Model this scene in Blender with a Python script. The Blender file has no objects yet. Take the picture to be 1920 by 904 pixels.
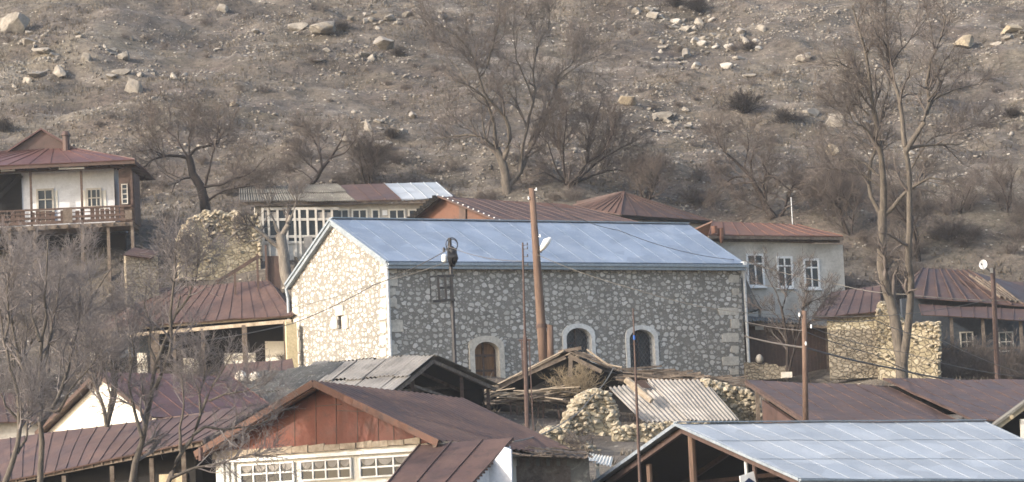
import bpy, bmesh, math, random
import numpy as np
from mathutils import Vector as V, noise as mnoise

# ------------------------------------------------------------------ camera, light, exposure
sc = bpy.context.scene
COL = sc.collection
FPX = 5400.0            # focal length in pixels of a 1920 px wide frame
PHI, RHO = 0.100, 0.045 # pitch up and roll
cf = V((0, math.cos(PHI), math.sin(PHI)))
_R = V((1, 0, 0)); _U = V((0, -math.sin(PHI), math.cos(PHI)))
cr = _R * math.cos(RHO) - _U * math.sin(RHO)
cu = _U * math.cos(RHO) + _R * math.sin(RHO)
cam_d = bpy.data.cameras.new('camera'); cam = bpy.data.objects.new('camera', cam_d); COL.objects.link(cam)
cam_d.sensor_width = 36.0; cam_d.lens = 36.0 * FPX / 1920.0
cam_d.clip_start = 1.0; cam_d.clip_end = 3000.0
from mathutils import Matrix
cam.matrix_world = Matrix(((cr.x, cu.x, -cf.x, 0), (cr.y, cu.y, -cf.y, 0), (cr.z, cu.z, -cf.z, 0), (0, 0, 0, 1)))
sc.camera = cam

SUN = V((-0.80, -0.42, 0.44)).normalized()     # towards the sun
EL = math.asin(SUN.z); AZ = math.atan2(SUN.x, SUN.y)
w = bpy.data.worlds.new("World"); sc.world = w; w.use_nodes = True
nt = w.node_tree; bg = nt.nodes['Background']
sky = nt.nodes.new('ShaderNodeTexSky'); sky.sky_type = 'NISHITA'; sky.sun_disc = False
sky.sun_elevation = EL; sky.sun_rotation = AZ % (2 * math.pi); sky.air_density = 1.0; sky.dust_density = 3.0; sky.ozone_density = .4
nt.links.new(sky.outputs[0], bg.inputs[0]); bg.inputs[1].default_value = 0.15
sl = bpy.data.lights.new('sun', 'SUN'); sl.energy = 2.05; sl.angle = math.radians(0.6); sl.color = (1.0, 0.92, 0.83)
so = bpy.data.objects.new('sun', sl); COL.objects.link(so)
so.rotation_euler = (-SUN).to_track_quat('-Z', 'Y').to_euler()
so.location = (-60, -20, 80)
sc.view_settings.view_transform = 'Standard'; sc.view_settings.look = 'None'
sc.view_settings.exposure = 1.32; sc.view_settings.gamma = 1.0; sc.view_settings.use_curve_mapping = False
sc.cycles.max_bounces = 5; sc.cycles.diffuse_bounces = 3; sc.cycles.glossy_bounces = 2
sc.cycles.filter_width = 1.6

# ------------------------------------------------------------------ geometry helpers
UP = V((0, 0, 1))
def ray(px, py): return (cf + cr * ((px - 960.0) / FPX) + cu * ((452.0 - py) / FPX))
def P(px, py, d):                      # the point seen at a pixel at distance y = d
    r = ray(px, py); return r * (d / r.y)
class Pl:                              # an upright plane through A along a heading
    def __init__(s, A, dr):
        s.A = A.copy(); s.d = V((dr[0], dr[1], 0)).normalized(); n = V((s.d.y, -s.d.x, 0))
        s.n = n if n.dot(A) < 0 else -n          # towards the camera
    def p(s, px, py):
        r = ray(px, py); return r * (s.A.dot(s.n) / r.dot(s.n))
    def off(s, k): return Pl(s.A + s.n * k, s.d)
def hd(a): return V((math.cos(a), math.sin(a), 0))
def lerp(a, b, t): return a + (b - a) * t

class MB:
    def __init__(s): s.v = []; s.f = []; s.sm = False
    def add(s, vs, fs):
        o = len(s.v); s.v += [tuple(x) for x in vs]; s.f += [tuple(i + o for i in f) for f in fs]; return s
    def box(s, o, ax, ay, az):
        o = V(o); p = [o, o + ax, o + ax + ay, o + ay]; p += [q + az for q in p]
        fs = [(0, 3, 2, 1), (4, 5, 6, 7), (0, 1, 5, 4), (1, 2, 6, 5), (2, 3, 7, 6), (3, 0, 4, 7)]
        if ax.cross(ay).dot(az) < 0: fs = [f[::-1] for f in fs]
        return s.add(p, fs)
    def beam(s, a, b, w, h=None, up=UP):
        h = h or w; t = (b - a).normalized()
        if abs(t.dot(up)) > .97: up = V((1, 0, 0))
        x = t.cross(up).normalized(); y = x.cross(t)
        return s.box(a - x * w / 2 - y * h / 2, x * w, y * h, b - a)
    def slab(s, pts, t):               # polygon with thickness t behind its face
        n = (pts[1] - pts[0]).cross(pts[2] - pts[1])
        for i in range(2, len(pts)):
            if n.length < 1e-6: n = (pts[1] - pts[0]).cross(pts[i] - pts[0])
        n.normalize(); k = len(pts)
        vs = list(pts) + [p - n * t for p in pts]
        fs = [tuple(range(k)), tuple(range(2 * k - 1, k - 1, -1))] + [(i, i + k, (i + 1) % k + k, (i + 1) % k) for i in range(k)]
        return s.add(vs, fs)
    def prism(s, pts, ext):            # polygon swept by a vector
        k = len(pts); vs = list(pts) + [p + ext for p in pts]
        n = sum((pts[i].cross(pts[(i + 1) % k]) for i in range(k)), V((0, 0, 0)))
        fs = [tuple(range(k)), tuple(range(2 * k - 1, k - 1, -1))] + [(i, i + k, (i + 1) % k + k, (i + 1) % k) for i in range(k)]
        if n.dot(ext) > 0: fs = [f[::-1] for f in fs]
        return s.add(vs, fs)
    def patch(s, a, b, c, d, nu, nv, fn=None, t=.02):   # a-b top edge, d-c bottom edge
        n = (d - a).cross(b - a)
        if n.length < 1e-9: n = (c - d).cross(a - d)
        n.normalize()
        if n.z < 0: n = -n
        top = []
        for j in range(nv + 1):
            for i in range(nu + 1):
                u, v_ = i / nu, j / nv
                p = lerp(lerp(a, b, u), lerp(d, c, u), v_)
                if fn: p = p + n * fn(u, v_, p)
                top.append(p)
        k = len(top); W = nu + 1
        fs = []
        for j in range(nv):
            for i in range(nu):
                q = (j * W + i, (j + 1) * W + i, (j + 1) * W + i + 1, j * W + i + 1)
                fs.append(q); fs.append(tuple(x + k for x in q[::-1]))
        ring = [i for i in range(nu + 1)] + [j * W + nu for j in range(1, nv + 1)] + [nv * W + i for i in range(nu - 1, -1, -1)] + [j * W for j in range(nv - 1, 0, -1)]
        for i in range(len(ring)):
            x, y = ring[i], ring[(i + 1) % len(ring)]; fs.append((x, y, y + k, x + k))
        return s.add(top + [p - n * t for p in top], fs)
    def tube(s, pts, r, sides=8):
        r = r if isinstance(r, (list, tuple)) else [r] * len(pts); vs = []; fs = []
        for i, p in enumerate(pts):
            t = (pts[min(i + 1, len(pts) - 1)] - pts[max(i - 1, 0)]).normalized()
            ref = UP if abs(t.z) < .9 else V((1, 0, 0)); x = t.cross(ref).normalized(); y = t.cross(x)
            for k in range(sides):
                a = 2 * math.pi * k / sides; vs.append(p + (x * math.cos(a) + y * math.sin(a)) * r[i])
        for i in range(len(pts) - 1):
            for k in range(sides):
                k2 = (k + 1) % sides; fs.append((i * sides + k, i * sides + k2, (i + 1) * sides + k2, (i + 1) * sides + k))
        fs.append(tuple(range(sides))[::-1]); m = (len(pts) - 1) * sides; fs.append(tuple(m + k for k in range(sides)))
        return s.add(vs, fs)

ORG = {}
def tag(o, label=None, cat=None, group=None, kind=None):
    if label: o['label'] = label
    if cat: o['category'] = cat
    if group: o['group'] = group
    if kind: o['kind'] = kind
    return o
def thing(name, label, cat, loc, group=None):
    o = bpy.data.objects.new(name, None); COL.objects.link(o); o.location = loc; o.empty_display_size = .3
    ORG[o.name] = V(loc); return tag(o, label, cat, group)
def mesh_of(name, mb, mat, org):
    m = bpy.data.meshes.new(name)
    m.from_pydata([(x - org.x, y - org.y, z - org.z) for x, y, z in mb.v], [], mb.f)
    if mb.sm: m.polygons.foreach_set('use_smooth', [True] * len(m.polygons))
    if mat: m.materials.append(mat)
    m.update(); return m
def obj(name, mb, mat, parent, label=None):
    org = ORG[parent.name]
    o = bpy.data.objects.new(name, mesh_of(name, mb, mat, org)); COL.objects.link(o); o.parent = parent
    ORG[o.name] = org
    if label: o['label'] = label
    return o
def single(name, mb, mat, label, cat, group=None, kind=None):
    vs = np.array(mb.v); org = V(((vs[:, 0].min() + vs[:, 0].max()) / 2, (vs[:, 1].min() + vs[:, 1].max()) / 2, vs[:, 2].min()))
    o = bpy.data.objects.new(name, mesh_of(name, mb, mat, org)); COL.objects.link(o); o.location = org
    ORG[o.name] = org
    return tag(o, label, cat, group, kind)
def np_mesh(name, v, faces_list, mat, smooth=False):   # v (N,3); faces_list of int arrays (M,k)
    m = bpy.data.meshes.new(name); nv = len(v)
    m.vertices.add(nv); m.vertices.foreach_set('co', np.asarray(v, np.float32).ravel())
    loops = np.concatenate([f.ravel() for f in faces_list]).astype(np.int32)
    tot = np.concatenate([np.full(len(f), f.shape[1]) for f in faces_list]).astype(np.int32)
    st = np.concatenate([[0], np.cumsum(tot)[:-1]]).astype(np.int32)
    m.loops.add(len(loops)); m.loops.foreach_set('vertex_index', loops)
    m.polygons.add(len(tot)); m.polygons.foreach_set('loop_start', st); m.polygons.foreach_set('loop_total', tot)
    if smooth: m.polygons.foreach_set('use_smooth', np.ones(len(tot), bool))
    m.materials.append(mat); m.update(calc_edges=True); m.validate(); return m

# ------------------------------------------------------------------ materials
def s2l(c):
    if isinstance(c, str): c = tuple(int(c[i:i + 2], 16) / 255 for i in (0, 2, 4))
    return tuple((x / 12.92 if x <= .04045 else ((x + .055) / 1.055) ** 2.4) for x in c) + (1,)
class NT:
    def __init__(s, name):
        s.m = bpy.data.materials.new(name); s.m.use_nodes = True; s.t = s.m.node_tree
        s.b = s.t.nodes['Principled BSDF']; s.geo = s.t.nodes.new('ShaderNodeNewGeometry')
    def n(s, ty, **k):
        x = s.t.nodes.new(ty)
        for a, b in k.items(): setattr(x, a, b)
        return x
    def l(s, a, b): s.t.links.new(a, b)
    def pos(s, scale=(1, 1, 1), rot=(0, 0, 0), src=None):
        mp = s.n('ShaderNodeMapping'); mp.inputs['Scale'].default_value = scale; mp.inputs['Rotation'].default_value = rot
        s.l(src or s.geo.outputs['Position'], mp.inputs['Vector']); return mp.outputs[0]
    def noise(s, vec, scale, detail=5, rough=.6, dist=0):
        x = s.n('ShaderNodeTexNoise'); x.inputs['Scale'].default_value = scale; x.inputs['Detail'].default_value = detail
        x.inputs['Roughness'].default_value = rough; x.inputs['Distortion'].default_value = dist
        s.l(vec, x.inputs['Vector']); return x.outputs['Fac']
    def ramp(s, fac, stops, interp='LINEAR'):
        x = s.n('ShaderNodeValToRGB'); e = x.color_ramp; e.interpolation = interp
        while len(e.elements) < len(stops): e.elements.new(.5)
        for el, (p, c) in zip(e.elements, stops): el.position = p; el.color = c if not isinstance(c, (int, float)) else (c, c, c, 1)
        s.l(fac, x.inputs[0]); return x.outputs[0]
    def mix(s, fac, a, b, mode='MIX'):
        x = s.n('ShaderNodeMix', data_type='RGBA', blend_type=mode)
        for sock, val in ((x.inputs[0], fac), (x.inputs[6], a), (x.inputs[7], b)):
            if isinstance(val, (tuple, float, int)): sock.default_value = val
            else: s.l(val, sock)
        return x.outputs[2]
    def math(s, op, a, b=0.0):
        x = s.n('ShaderNodeMath', operation=op)
        for sock, val in ((x.inputs[0], a), (x.inputs[1], b)):
            if isinstance(val, (int, float)): sock.default_value = val
            else: s.l(val, sock)
        return x.outputs[0]
    def vor(s, vec, scale, feature='F1', out='Distance', rnd=1.0):
        x = s.n('ShaderNodeTexVoronoi', feature=feature); x.inputs['Scale'].default_value = scale
        x.inputs['Randomness'].default_value = rnd; s.l(vec, x.inputs['Vector']); return x.outputs[out], x
    def bump(s, h, strength=.4, dist=.03):
        x = s.n('ShaderNodeBump'); x.inputs['Strength'].default_value = strength; x.inputs['Distance'].default_value = dist
        s.l(h, x.inputs['Height']); s.l(x.outputs[0], s.b.inputs['Normal'])
    def out(s, col, rough=.85, metal=0.0):
        if isinstance(col, tuple): s.b.inputs['Base Color'].default_value = col
        else: s.l(col, s.b.inputs['Base Color'])
        s.b.inputs['Roughness'].default_value = rough; s.b.inputs['Metallic'].default_value = metal
        return s.m
def plain(name, cols, scale=2.0, rough=.85, metal=0.0, bump=.25, stretch=(1, 1, 1), fine=9.0, fine_amt=.35):
    """mottled surface: cols is a list of 2-4 sRGB colours spread over a noise"""
    t = NT(name); p = t.pos(stretch); a = t.noise(p, scale, 6, .65, .4)
    k = len(cols); st = [(.3 + .42 * i / max(k - 1, 1), s2l(c)) for i, c in enumerate(cols)]
    c = t.ramp(a, st); f = t.noise(p, fine, 4, .7)
    g = t.ramp(f, [(.3, 1 - fine_amt), (.7, 1.0)]); c = t.mix(1.0, c, g, 'MULTIPLY')
    if bump: t.bump(t.math('ADD', a, f), bump, .03)
    return t.out(c, rough, metal)
def stone_in_mortar(name, mortar, stones, along, su=2.8, sv=3.9, warp=.15):
    """rounded stones set apart in mortar; `along` is a horizontal vector whose dot product runs along every wall of the building"""
    t = NT(name); src = t.geo.outputs['Position']
    dp = t.n('ShaderNodeVectorMath', operation='DOT_PRODUCT'); t.l(src, dp.inputs[0]); dp.inputs[1].default_value = along
    sx = t.n('ShaderNodeSeparateXYZ'); t.l(src, sx.inputs[0]); cx = t.n('ShaderNodeCombineXYZ')
    t.l(t.math('MULTIPLY', dp.outputs['Value'], su), cx.inputs[0]); t.l(t.math('MULTIPLY', sx.outputs[2], sv), cx.inputs[1])
    nz = t.n('ShaderNodeTexNoise'); nz.inputs['Scale'].default_value = 5.5; nz.inputs['Detail'].default_value = 3; t.l(src, nz.inputs['Vector'])
    sub = t.n('ShaderNodeVectorMath', operation='SUBTRACT'); t.l(nz.outputs['Color'], sub.inputs[0]); sub.inputs[1].default_value = (.5, .5, .5)
    scl = t.n('ShaderNodeVectorMath', operation='SCALE'); t.l(sub.outputs[0], scl.inputs[0]); scl.inputs['Scale'].default_value = warp * 4
    ad = t.n('ShaderNodeVectorMath', operation='ADD'); t.l(cx.outputs[0], ad.inputs[0]); t.l(scl.outputs[0], ad.inputs[1])
    def layer(k, off, lo, hi):
        mp = t.pos((k, k, k), src=ad.outputs[0]); mp.node.inputs['Location'].default_value = (off, off * .7, 0)
        d, v = t.vor(mp, 1.0, rnd=.80); v.voronoi_dimensions = '2D'; e, v2 = t.vor(mp, 1.0, 'DISTANCE_TO_EDGE', rnd=.80); v2.voronoi_dimensions = '2D'
        s = t.n('ShaderNodeSeparateColor'); t.l(v.outputs['Color'], s.inputs[0])
        r_ = t.math('ADD', t.math('MULTIPLY', s.outputs[0], hi - lo), lo)
        return t.math('MINIMUM', t.math('SUBTRACT', r_, d), t.math('MULTIPLY', t.math('SUBTRACT', e, .075), 1.3)), s
    m1, s1 = layer(1.0, 0, .25, .45); m2, s2 = layer(2.2, 3.3, .06, .40)
    k1 = t.ramp(m1, [(0.0, 0.0), (.045, 1.0)]); k2 = t.math('MULTIPLY', t.ramp(m2, [(0.0, 0.0), (.07, .85)]), t.ramp(m1, [(-.0, 1.0), (.001, 0.0)]))
    far = t.ramp(t.math('MULTIPLY', m1, -1.0), [(.05, 0.0), (.12, 1.0)]); k2 = t.math('MULTIPLY', k2, far)
    mask = t.math('MAXIMUM', k1, k2)
    st = t.ramp(s1.outputs[1], [(.0, s2l(stones[0])), (.35, s2l(stones[1])), (.75, s2l(stones[2])), (1.0, s2l(stones[3]))])
    st = t.mix(1.0, st, t.ramp(t.noise(src, 12, 5, .7), [(.3, .76), (.7, 1.0)]), 'MULTIPLY')
    mo = t.ramp(t.noise(src, 1.1, 6, .7), [(.3, s2l(mortar[0])), (.7, s2l(mortar[1]))]); mo = t.mix(1.0, mo, t.ramp(t.noise(src, 22, 4, .7), [(.3, .8), (.7, 1.0)]), 'MULTIPLY')
    c = t.mix(mask, mo, st)
    c = t.mix(1.0, c, t.ramp(t.noise(t.pos((.6, .6, .15)), 1.6, 5, .7), [(.35, .88), (.6, 1.0)]), 'MULTIPLY')
    t.bump(t.math('ADD', mask, t.math('MULTIPLY', t.noise(src, 14, 3), .5)), .8, .05)
    return t.out(c, .9)
def fieldstone(name, cols, gap, scale=(3.2, 3.2, 5.2), warp=.3, gapw=.09):
    t = NT(name); src = t.geo.outputs['Position']
    nz = t.n('ShaderNodeTexNoise'); nz.inputs['Scale'].default_value = 2.5; nz.inputs['Detail'].default_value = 4; t.l(src, nz.inputs['Vector'])
    sub = t.n('ShaderNodeVectorMath', operation='SUBTRACT'); t.l(nz.outputs['Color'], sub.inputs[0]); sub.inputs[1].default_value = (.5, .5, .5)
    scl = t.n('ShaderNodeVectorMath', operation='SCALE'); t.l(sub.outputs[0], scl.inputs[0]); scl.inputs['Scale'].default_value = warp
    ad = t.n('ShaderNodeVectorMath', operation='ADD'); t.l(src, ad.inputs[0]); t.l(scl.outputs[0], ad.inputs[1])
    vec = t.pos(scale, src=ad.outputs[0])
    e, _ = t.vor(vec, 1.0, 'DISTANCE_TO_EDGE'); _, vn = t.vor(vec, 1.0)
    sp = t.n('ShaderNodeSeparateColor'); t.l(vn.outputs['Color'], sp.inputs[0])
    k = len(cols); c = t.ramp(sp.outputs[0], [(i / max(k - 1, 1), s2l(x)) for i, x in enumerate(cols)])
    c = t.mix(1.0, c, t.ramp(t.noise(src, 11, 5, .7), [(.3, .7), (.7, 1.0)]), 'MULTIPLY')
    mask = t.ramp(e, [(gapw * .3, 0.0), (gapw * 1.6, 1.0)])
    c = t.mix(mask, s2l(gap), c)
    t.bump(t.math('ADD', mask, t.math('MULTIPLY', t.noise(src, 10, 4), .5)), .9, .08)
    return t.out(c, .95)
def sheet(name, cols, patch_col, amt=.5, rough=.6, metal=0.0, streak=None):
    """sheet metal roof: base mottling, patches of another tone, fine grain"""
    t = NT(name); src = t.geo.outputs['Position']
    a = t.noise(t.pos((.6, .6, .6)), 1.1, 6, .7, .5)
    k = len(cols); c = t.ramp(a, [(.3 + .4 * i / max(k - 1, 1), s2l(x)) for i, x in enumerate(cols)])
    m = t.ramp(t.noise(src, 2.6, 7, .75, .8), [(amt, 0.0), (amt + .12, 1.0)])
    c = t.mix(t.math('MULTIPLY', m, .75), c, s2l(patch_col))
    cell, vn = t.vor(t.pos((.9, .9, .9)), 1.0); sp = t.n('ShaderNodeSeparateColor'); t.l(vn.outputs['Color'], sp.inputs[0])
    c = t.mix(1.0, c, t.ramp(sp.outputs[0], [(0, .80), (1, 1.0)]), 'MULTIPLY')
    f = t.noise(src, 17, 4, .7); c = t.mix(1.0, c, t.ramp(f, [(.3, .78), (.7, 1.0)]), 'MULTIPLY')
    t.bump(t.noise(src, 3.5, 3), .15, .04)
    t.l(t.ramp(a, [(.3, max(rough - .12, 0)), (.7, min(rough + .15, 1))]), t.b.inputs['Roughness'])
    return t.out(c, rough, metal) if False else (t.l(c, t.b.inputs['Base Color']), setattr(t.b.inputs['Metallic'], 'default_value', metal), t.m)[2]

MAT = {}
MAT['church_wall'] = stone_in_mortar('church stone and mortar', ('817d75', '949088'), ('b9b4ab', 'c9c4bb', 'd5d0c8', 'e1dcd5'), (math.cos(.56) - math.sin(.56), math.sin(.56) + math.cos(.56), 0))
MAT['dressed'] = plain('pale dressed stone', ['b9b0a2', 'd4ccbe', 'e0d9cb'], 1.5)
MAT['white_trim'] = plain('white limewash', ['dcd9d2', 'ecebe6'], 2)
MAT['church_roof'] = sheet('blue grey zinc sheet', ('78879a', '8694a7', '929fb0'), '9ba6b2', .54, .6, .0)
MAT['zinc_trim'] = plain('zinc flashing', ['8f9aa3', 'aab3ba'], 3, .5, .3)
MAT['pale_pipe'] = plain('pale painted pipe', ['b9bdc0', 'd2d5d6'], 3, .5)
MAT['wood_door'] = plain('brown planked door', ['5a3f28', '7d5a3a', '8a6644'], 3, .8, stretch=(6, 6, .6))
MAT['glass'] = plain('dark window glass', ['22272d', '343b43'], 1.2, .25, bump=0)
MAT['grille'] = plain('iron lattice', ['3a3d42', '5a5d62'], 3, .6)
MAT['rust'] = sheet('dark oxide roof sheet', ('43352f', '523f38', '5e4a42'), '6e5444', .52, .6)
MAT['rust_red'] = sheet('red oxide roof sheet', ('4c3a34', '5b453d', '675047'), '44352f', .50, .6)
MAT['rust_orange'] = sheet('orange rusted sheet', ('5c4134', '6c4a3a', '734f3f'), '4c3a33', .52, .75)
MAT['gable_red'] = sheet('red painted gable sheet', ('6a3c2f', '784536', '75493c'), '58392f', .52, .75)
MAT['heap'] = plain('loose rubble stone', ['857b68', '9f947f', 'b3a893', 'c6bda9'], 2.2, .95, bump=.6, fine=7)
MAT['rock_white'] = plain('white limestone', ['7f7a73', '9c968d', 'aea89f', 'bdb7ad'], 1.2, .95, bump=.8, fine=6)
MAT['maroon'] = sheet('maroon painted sheet', ('553a37', '60423d', '684a44'), '493733', .52, .55)
MAT['metal'] = sheet('pale galvanised sheet', ('979fa7', 'a5acb3', 'b0b6bc'), '999c9e', .60, .6, .0)
MAT['asbestos'] = sheet('grey fibre cement', ('7c7873', '99948d', 'aaa59e'), '5f5b55', .58, .9)
MAT['asbestos_old'] = sheet('weathered fibre cement', ('55524b', '6e6b63', '827e75'), 'a8a59b', .54, .95)
MAT['old_wood'] = plain('weathered grey timber', ['4a4038', '6c6055', '857a6d'], 2.5, .95, stretch=(2, 2, 2))
MAT['pale_wood'] = plain('bleached boards', ['8a7c6a', 'a99b88', 'bdb0a0'], 2.5, .95)
MAT['tan_wood'] = plain('fresh timber', ['a3947a', 'bdae92'], 2.5, .9)
MAT['brown_wood'] = plain('brown timber boards', ['40322a', '55433a', '66524a'], 2.0, .85, stretch=(1, 1, 3))
MAT['dark'] = plain('dark boards and painted shade', ['100e0d', '181513'], 2, .95)  # near-black stands in for shade in hollows and porches; also colours a bargeboard
MAT['pole_wood'] = plain('brown wooden pole', ['5a463c', '6e584a', '7e6858'], 3, .9, stretch=(3, 3, .4))
MAT['steel'] = plain('dark painted steel', ['2e2c2d', '423f40'], 4, .6)
MAT['rust_steel'] = plain('rusty steel', ['4a3a36', '5e4a42'], 6, .8)
MAT['white_plaster'] = plain('white plaster', ['c8c9cc', 'dcdde0', 'e8e8ea'], .9, .9, fine_amt=.18)
MAT['grey_plaster'] = plain('grey worn plaster', ['a8a196', 'c4beb3', 'd6d1c7'], .8, .95, fine_amt=.25)
MAT['cream'] = plain('cream plaster', ['c7b691', 'dccfab'], 1.0, .9)
MAT['white_lit'] = plain('whitewash', ['d6d0c2', 'e8e4da'], 1.0, .9, fine_amt=.15)
MAT['blue_paint'] = plain('faded blue paint', ['3c434c', '4c545e'], 1.2, .85)
MAT['white_paint'] = plain('white window paint', ['d8d8d6', 'ebebe8'], 3, .6, fine_amt=.12)
MAT['rubble'] = fieldstone('yellow rubble stone', ('aa9d80', 'b9ac8f', 'c6ba9f', 'd2c8b2'), '8f836b', (4.6, 4.6, 7.2), .25, .06)
MAT['rubble_grey'] = fieldstone('grey rubble stone', ('8a806f', '9a8f7d', 'a89e8b'), '6e6454', (4.6, 4.6, 7.0), .25, .06)
MAT['ruin_stone'] = fieldstone('tumbled pale stone', ('94896f', 'a69b82', 'b8ad96'), '7e735f', (4.0, 4.0, 5.0), .3, .05)
MAT['rock'] = plain('limestone rock', ['6c675f', '827c73', '979188', 'a9a297'], .9, .95, bump=.8, fine=6)
MAT['rock_tan'] = plain('ochre limestone', ['7c7263', '918673', 'a39883'], 1.0, .95, bump=.8, fine=6)
MAT['bark'] = plain('grey brown bark', ['4a443e', '625a51', '787064'], 3, .95, bump=.8, stretch=(3, 3, .7))
MAT['bark_dark'] = plain('dark bark', ['2e2723', '443a34'], 3, .95, bump=.8, stretch=(3, 3, .7))
MAT['bark_pale'] = plain('pale grey bark', ['6b645c', '857d73', '9b9387'], 3, .95, bump=.8, stretch=(3, 3, .7))
MAT['twig'] = plain('grey brown twigs', ['554d48', '756c66'], .7, .95, bump=0)
MAT['twig_near'] = plain('grey twigs', ['6e6764', '8f8886'], .7, .95, bump=0)
MAT['twig_red'] = plain('reddish twigs', ['574d49', '71675f'], .7, .95, bump=0)
MAT['twig_dark'] = plain('dark twigs', ['2c2624', '3e3733'], .7, .95, bump=0)
MAT['straw'] = plain('dry straw stems', ['8a7a60', 'a8977a'], 2, .95, bump=0)
MAT['cable'] = plain('grey cable', ['6a665f', '827e76'], 2, .7, bump=0)
MAT['cable_dark'] = plain('dark cable', ['56504b', '666059'], 2, .7, bump=0)
MAT['white_enamel'] = plain('white enamel', ['e4e4e2', 'f0f0ee'], 2, .35, bump=0, fine_amt=.06)
MAT['black'] = plain('black rubber', ['141416', '222226'], 3, .6, bump=0)
MAT['navy'] = plain('navy paint', ['142a4e', '1c3560'], 3, .6, bump=0)

# ------------------------------------------------------------------ the ground: one sheet from the camera to far up the hill
ctrl_px = [(727, 722, 120), (1390, 728, 131), (548, 702, 128), (200, 706, 134), (380, 706, 131), (480, 702, 133), (900, 800, 106), (1100, 812, 106), (1300, 800, 108),
           (1300, 985, 80), (600, 985, 83), (0, 985, 83), (1800, 985, 80), (100, 492, 139), (250, 488, 139), (-150, 490, 139),
           (500, 492, 142), (640, 485, 142), (530, 535, 134), (390, 478, 141), (300, 500, 140),
           (1400, 602, 135), (1578, 598, 139), (1480, 716, 131), (1600, 716, 127), (1720, 714, 126), (1850, 702, 133), (1920, 640, 140), (1700, 560, 142),
           (1000, 500, 143), (1280, 520, 143), (960, 392, 149), (700, 405, 149), (400, 415, 147), (100, 425, 148), (1300, 425, 149), (1600, 430, 149), (1850, 470, 147)]
ctrl = [tuple(P(*c)) for c in ctrl_px]
for px in (-300, 200, 700, 1200, 1700, 2200):
    for d, py in ((150, 392), (165, 272), (185, 132), (205, 12), (240, -168)):
        dy = 18 * math.sin(px * .004 + d * .05) + (25 if px < 0 else 0)
        q = P(px, py + dy, d); q.z += RHO * 0; ctrl.append(tuple(q))
for x in (-60, -30, 0, 30, 60):
    ctrl += [(x, 66, -1.6), (x, 40, -2.6), (x, 5, -2.2)]
    if abs(x) > 40: ctrl += [(x, 110, 4.0), (x, 130, 8.0)]
CT = np.array(ctrl)
def _tps():
    n = len(CT); xy = CT[:, :2]; r2 = ((xy[:, None] - xy[None]) ** 2).sum(-1)
    K = np.where(r2 > 0, r2 * np.log(r2 + 1e-12) * .5, 0) + np.eye(n) * 2.0
    A = np.zeros((n + 3, n + 3)); A[:n, :n] = K; A[:n, n] = 1; A[:n, n + 1:] = xy; A[n:, :n] = A[:n, n:].T
    return np.linalg.solve(A, np.concatenate([CT[:, 2], np.zeros(3)]))
TW = _tps()
def tps(xs, ys):
    out = np.full(xs.shape, TW[-3]) + TW[-2] * xs + TW[-1] * ys
    for (cx, cy, _), wt in zip(CT, TW[:-3]):
        r2 = (xs - cx) ** 2 + (ys - cy) ** 2
        out += wt * .5 * r2 * np.log(r2 + 1e-12)
    return out
HAZE = .00024
rng = np.random.default_rng(7)
_lat = {}
def vnoise(x, y, seed):               # smooth value noise
    if seed not in _lat: _lat[seed] = np.random.default_rng(seed).random((256, 256)) * 2 - 1
    L = _lat[seed]; xi = np.floor(x).astype(int); yi = np.floor(y).astype(int); fx = x - xi; fy = y - yi
    fx = fx * fx * (3 - 2 * fx); fy = fy * fy * (3 - 2 * fy)
    a = L[xi % 256, yi % 256]; b = L[(xi + 1) % 256, yi % 256]; c = L[xi % 256, (yi + 1) % 256]; d = L[(xi + 1) % 256, (yi + 1) % 256]
    return (a * (1 - fx) + b * fx) * (1 - fy) + (c * (1 - fx) + d * fx) * fy
def fbm(x, y, seed, o=4, sc0=1.0):
    s = 0; a = 1.0; f = sc0
    for i in range(o): s = s + a * vnoise(x * f, y * f, seed + i); a *= .52; f *= 2.03
    return s
def ground(xs, ys):
    xs = np.asarray(xs, float); ys = np.asarray(ys, float)
    yc = np.clip(ys, 0, 240); xc = np.clip(xs, -60, 60)
    z = tps(xc, yc) + np.where(ys > 240, (ys - 240) * .42, 0)
    k = np.clip((ys - 143) / 12, 0, 1)
    rid = 1 - np.abs(fbm(xs + ys * .25, ys * 1.6, 31, 4, .11))
    z = z + k * (fbm(xs, ys, 11, 5, .10) * .75 + (rid - .6) * .55 + fbm(xs, ys, 21, 3, .9) * .16)
    z = z + (1 - k) * fbm(xs, ys, 41, 3, .5) * .12
    return z
gx = np.concatenate([np.linspace(-140, -48, 20), np.arange(-47, 47.01, .42), np.linspace(48, 140, 20)])
gy = np.concatenate([np.linspace(-60, 64, 18), np.arange(65, 146, .8), np.arange(146, 222, .34), np.linspace(223, 290, 30)])
X, Y = np.meshgrid(gx, gy); Z = ground(X.ravel(), Y.ravel())
gv = np.stack([X.ravel(), Y.ravel(), Z], 1); nx_, ny_ = len(gx), len(gy)
ii = np.arange(nx_ - 1)[None] + np.arange(ny_ - 1)[:, None] * nx_
gf = np.stack([ii, ii + 1, ii + nx_ + 1, ii + nx_], -1).reshape(-1, 4)

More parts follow.
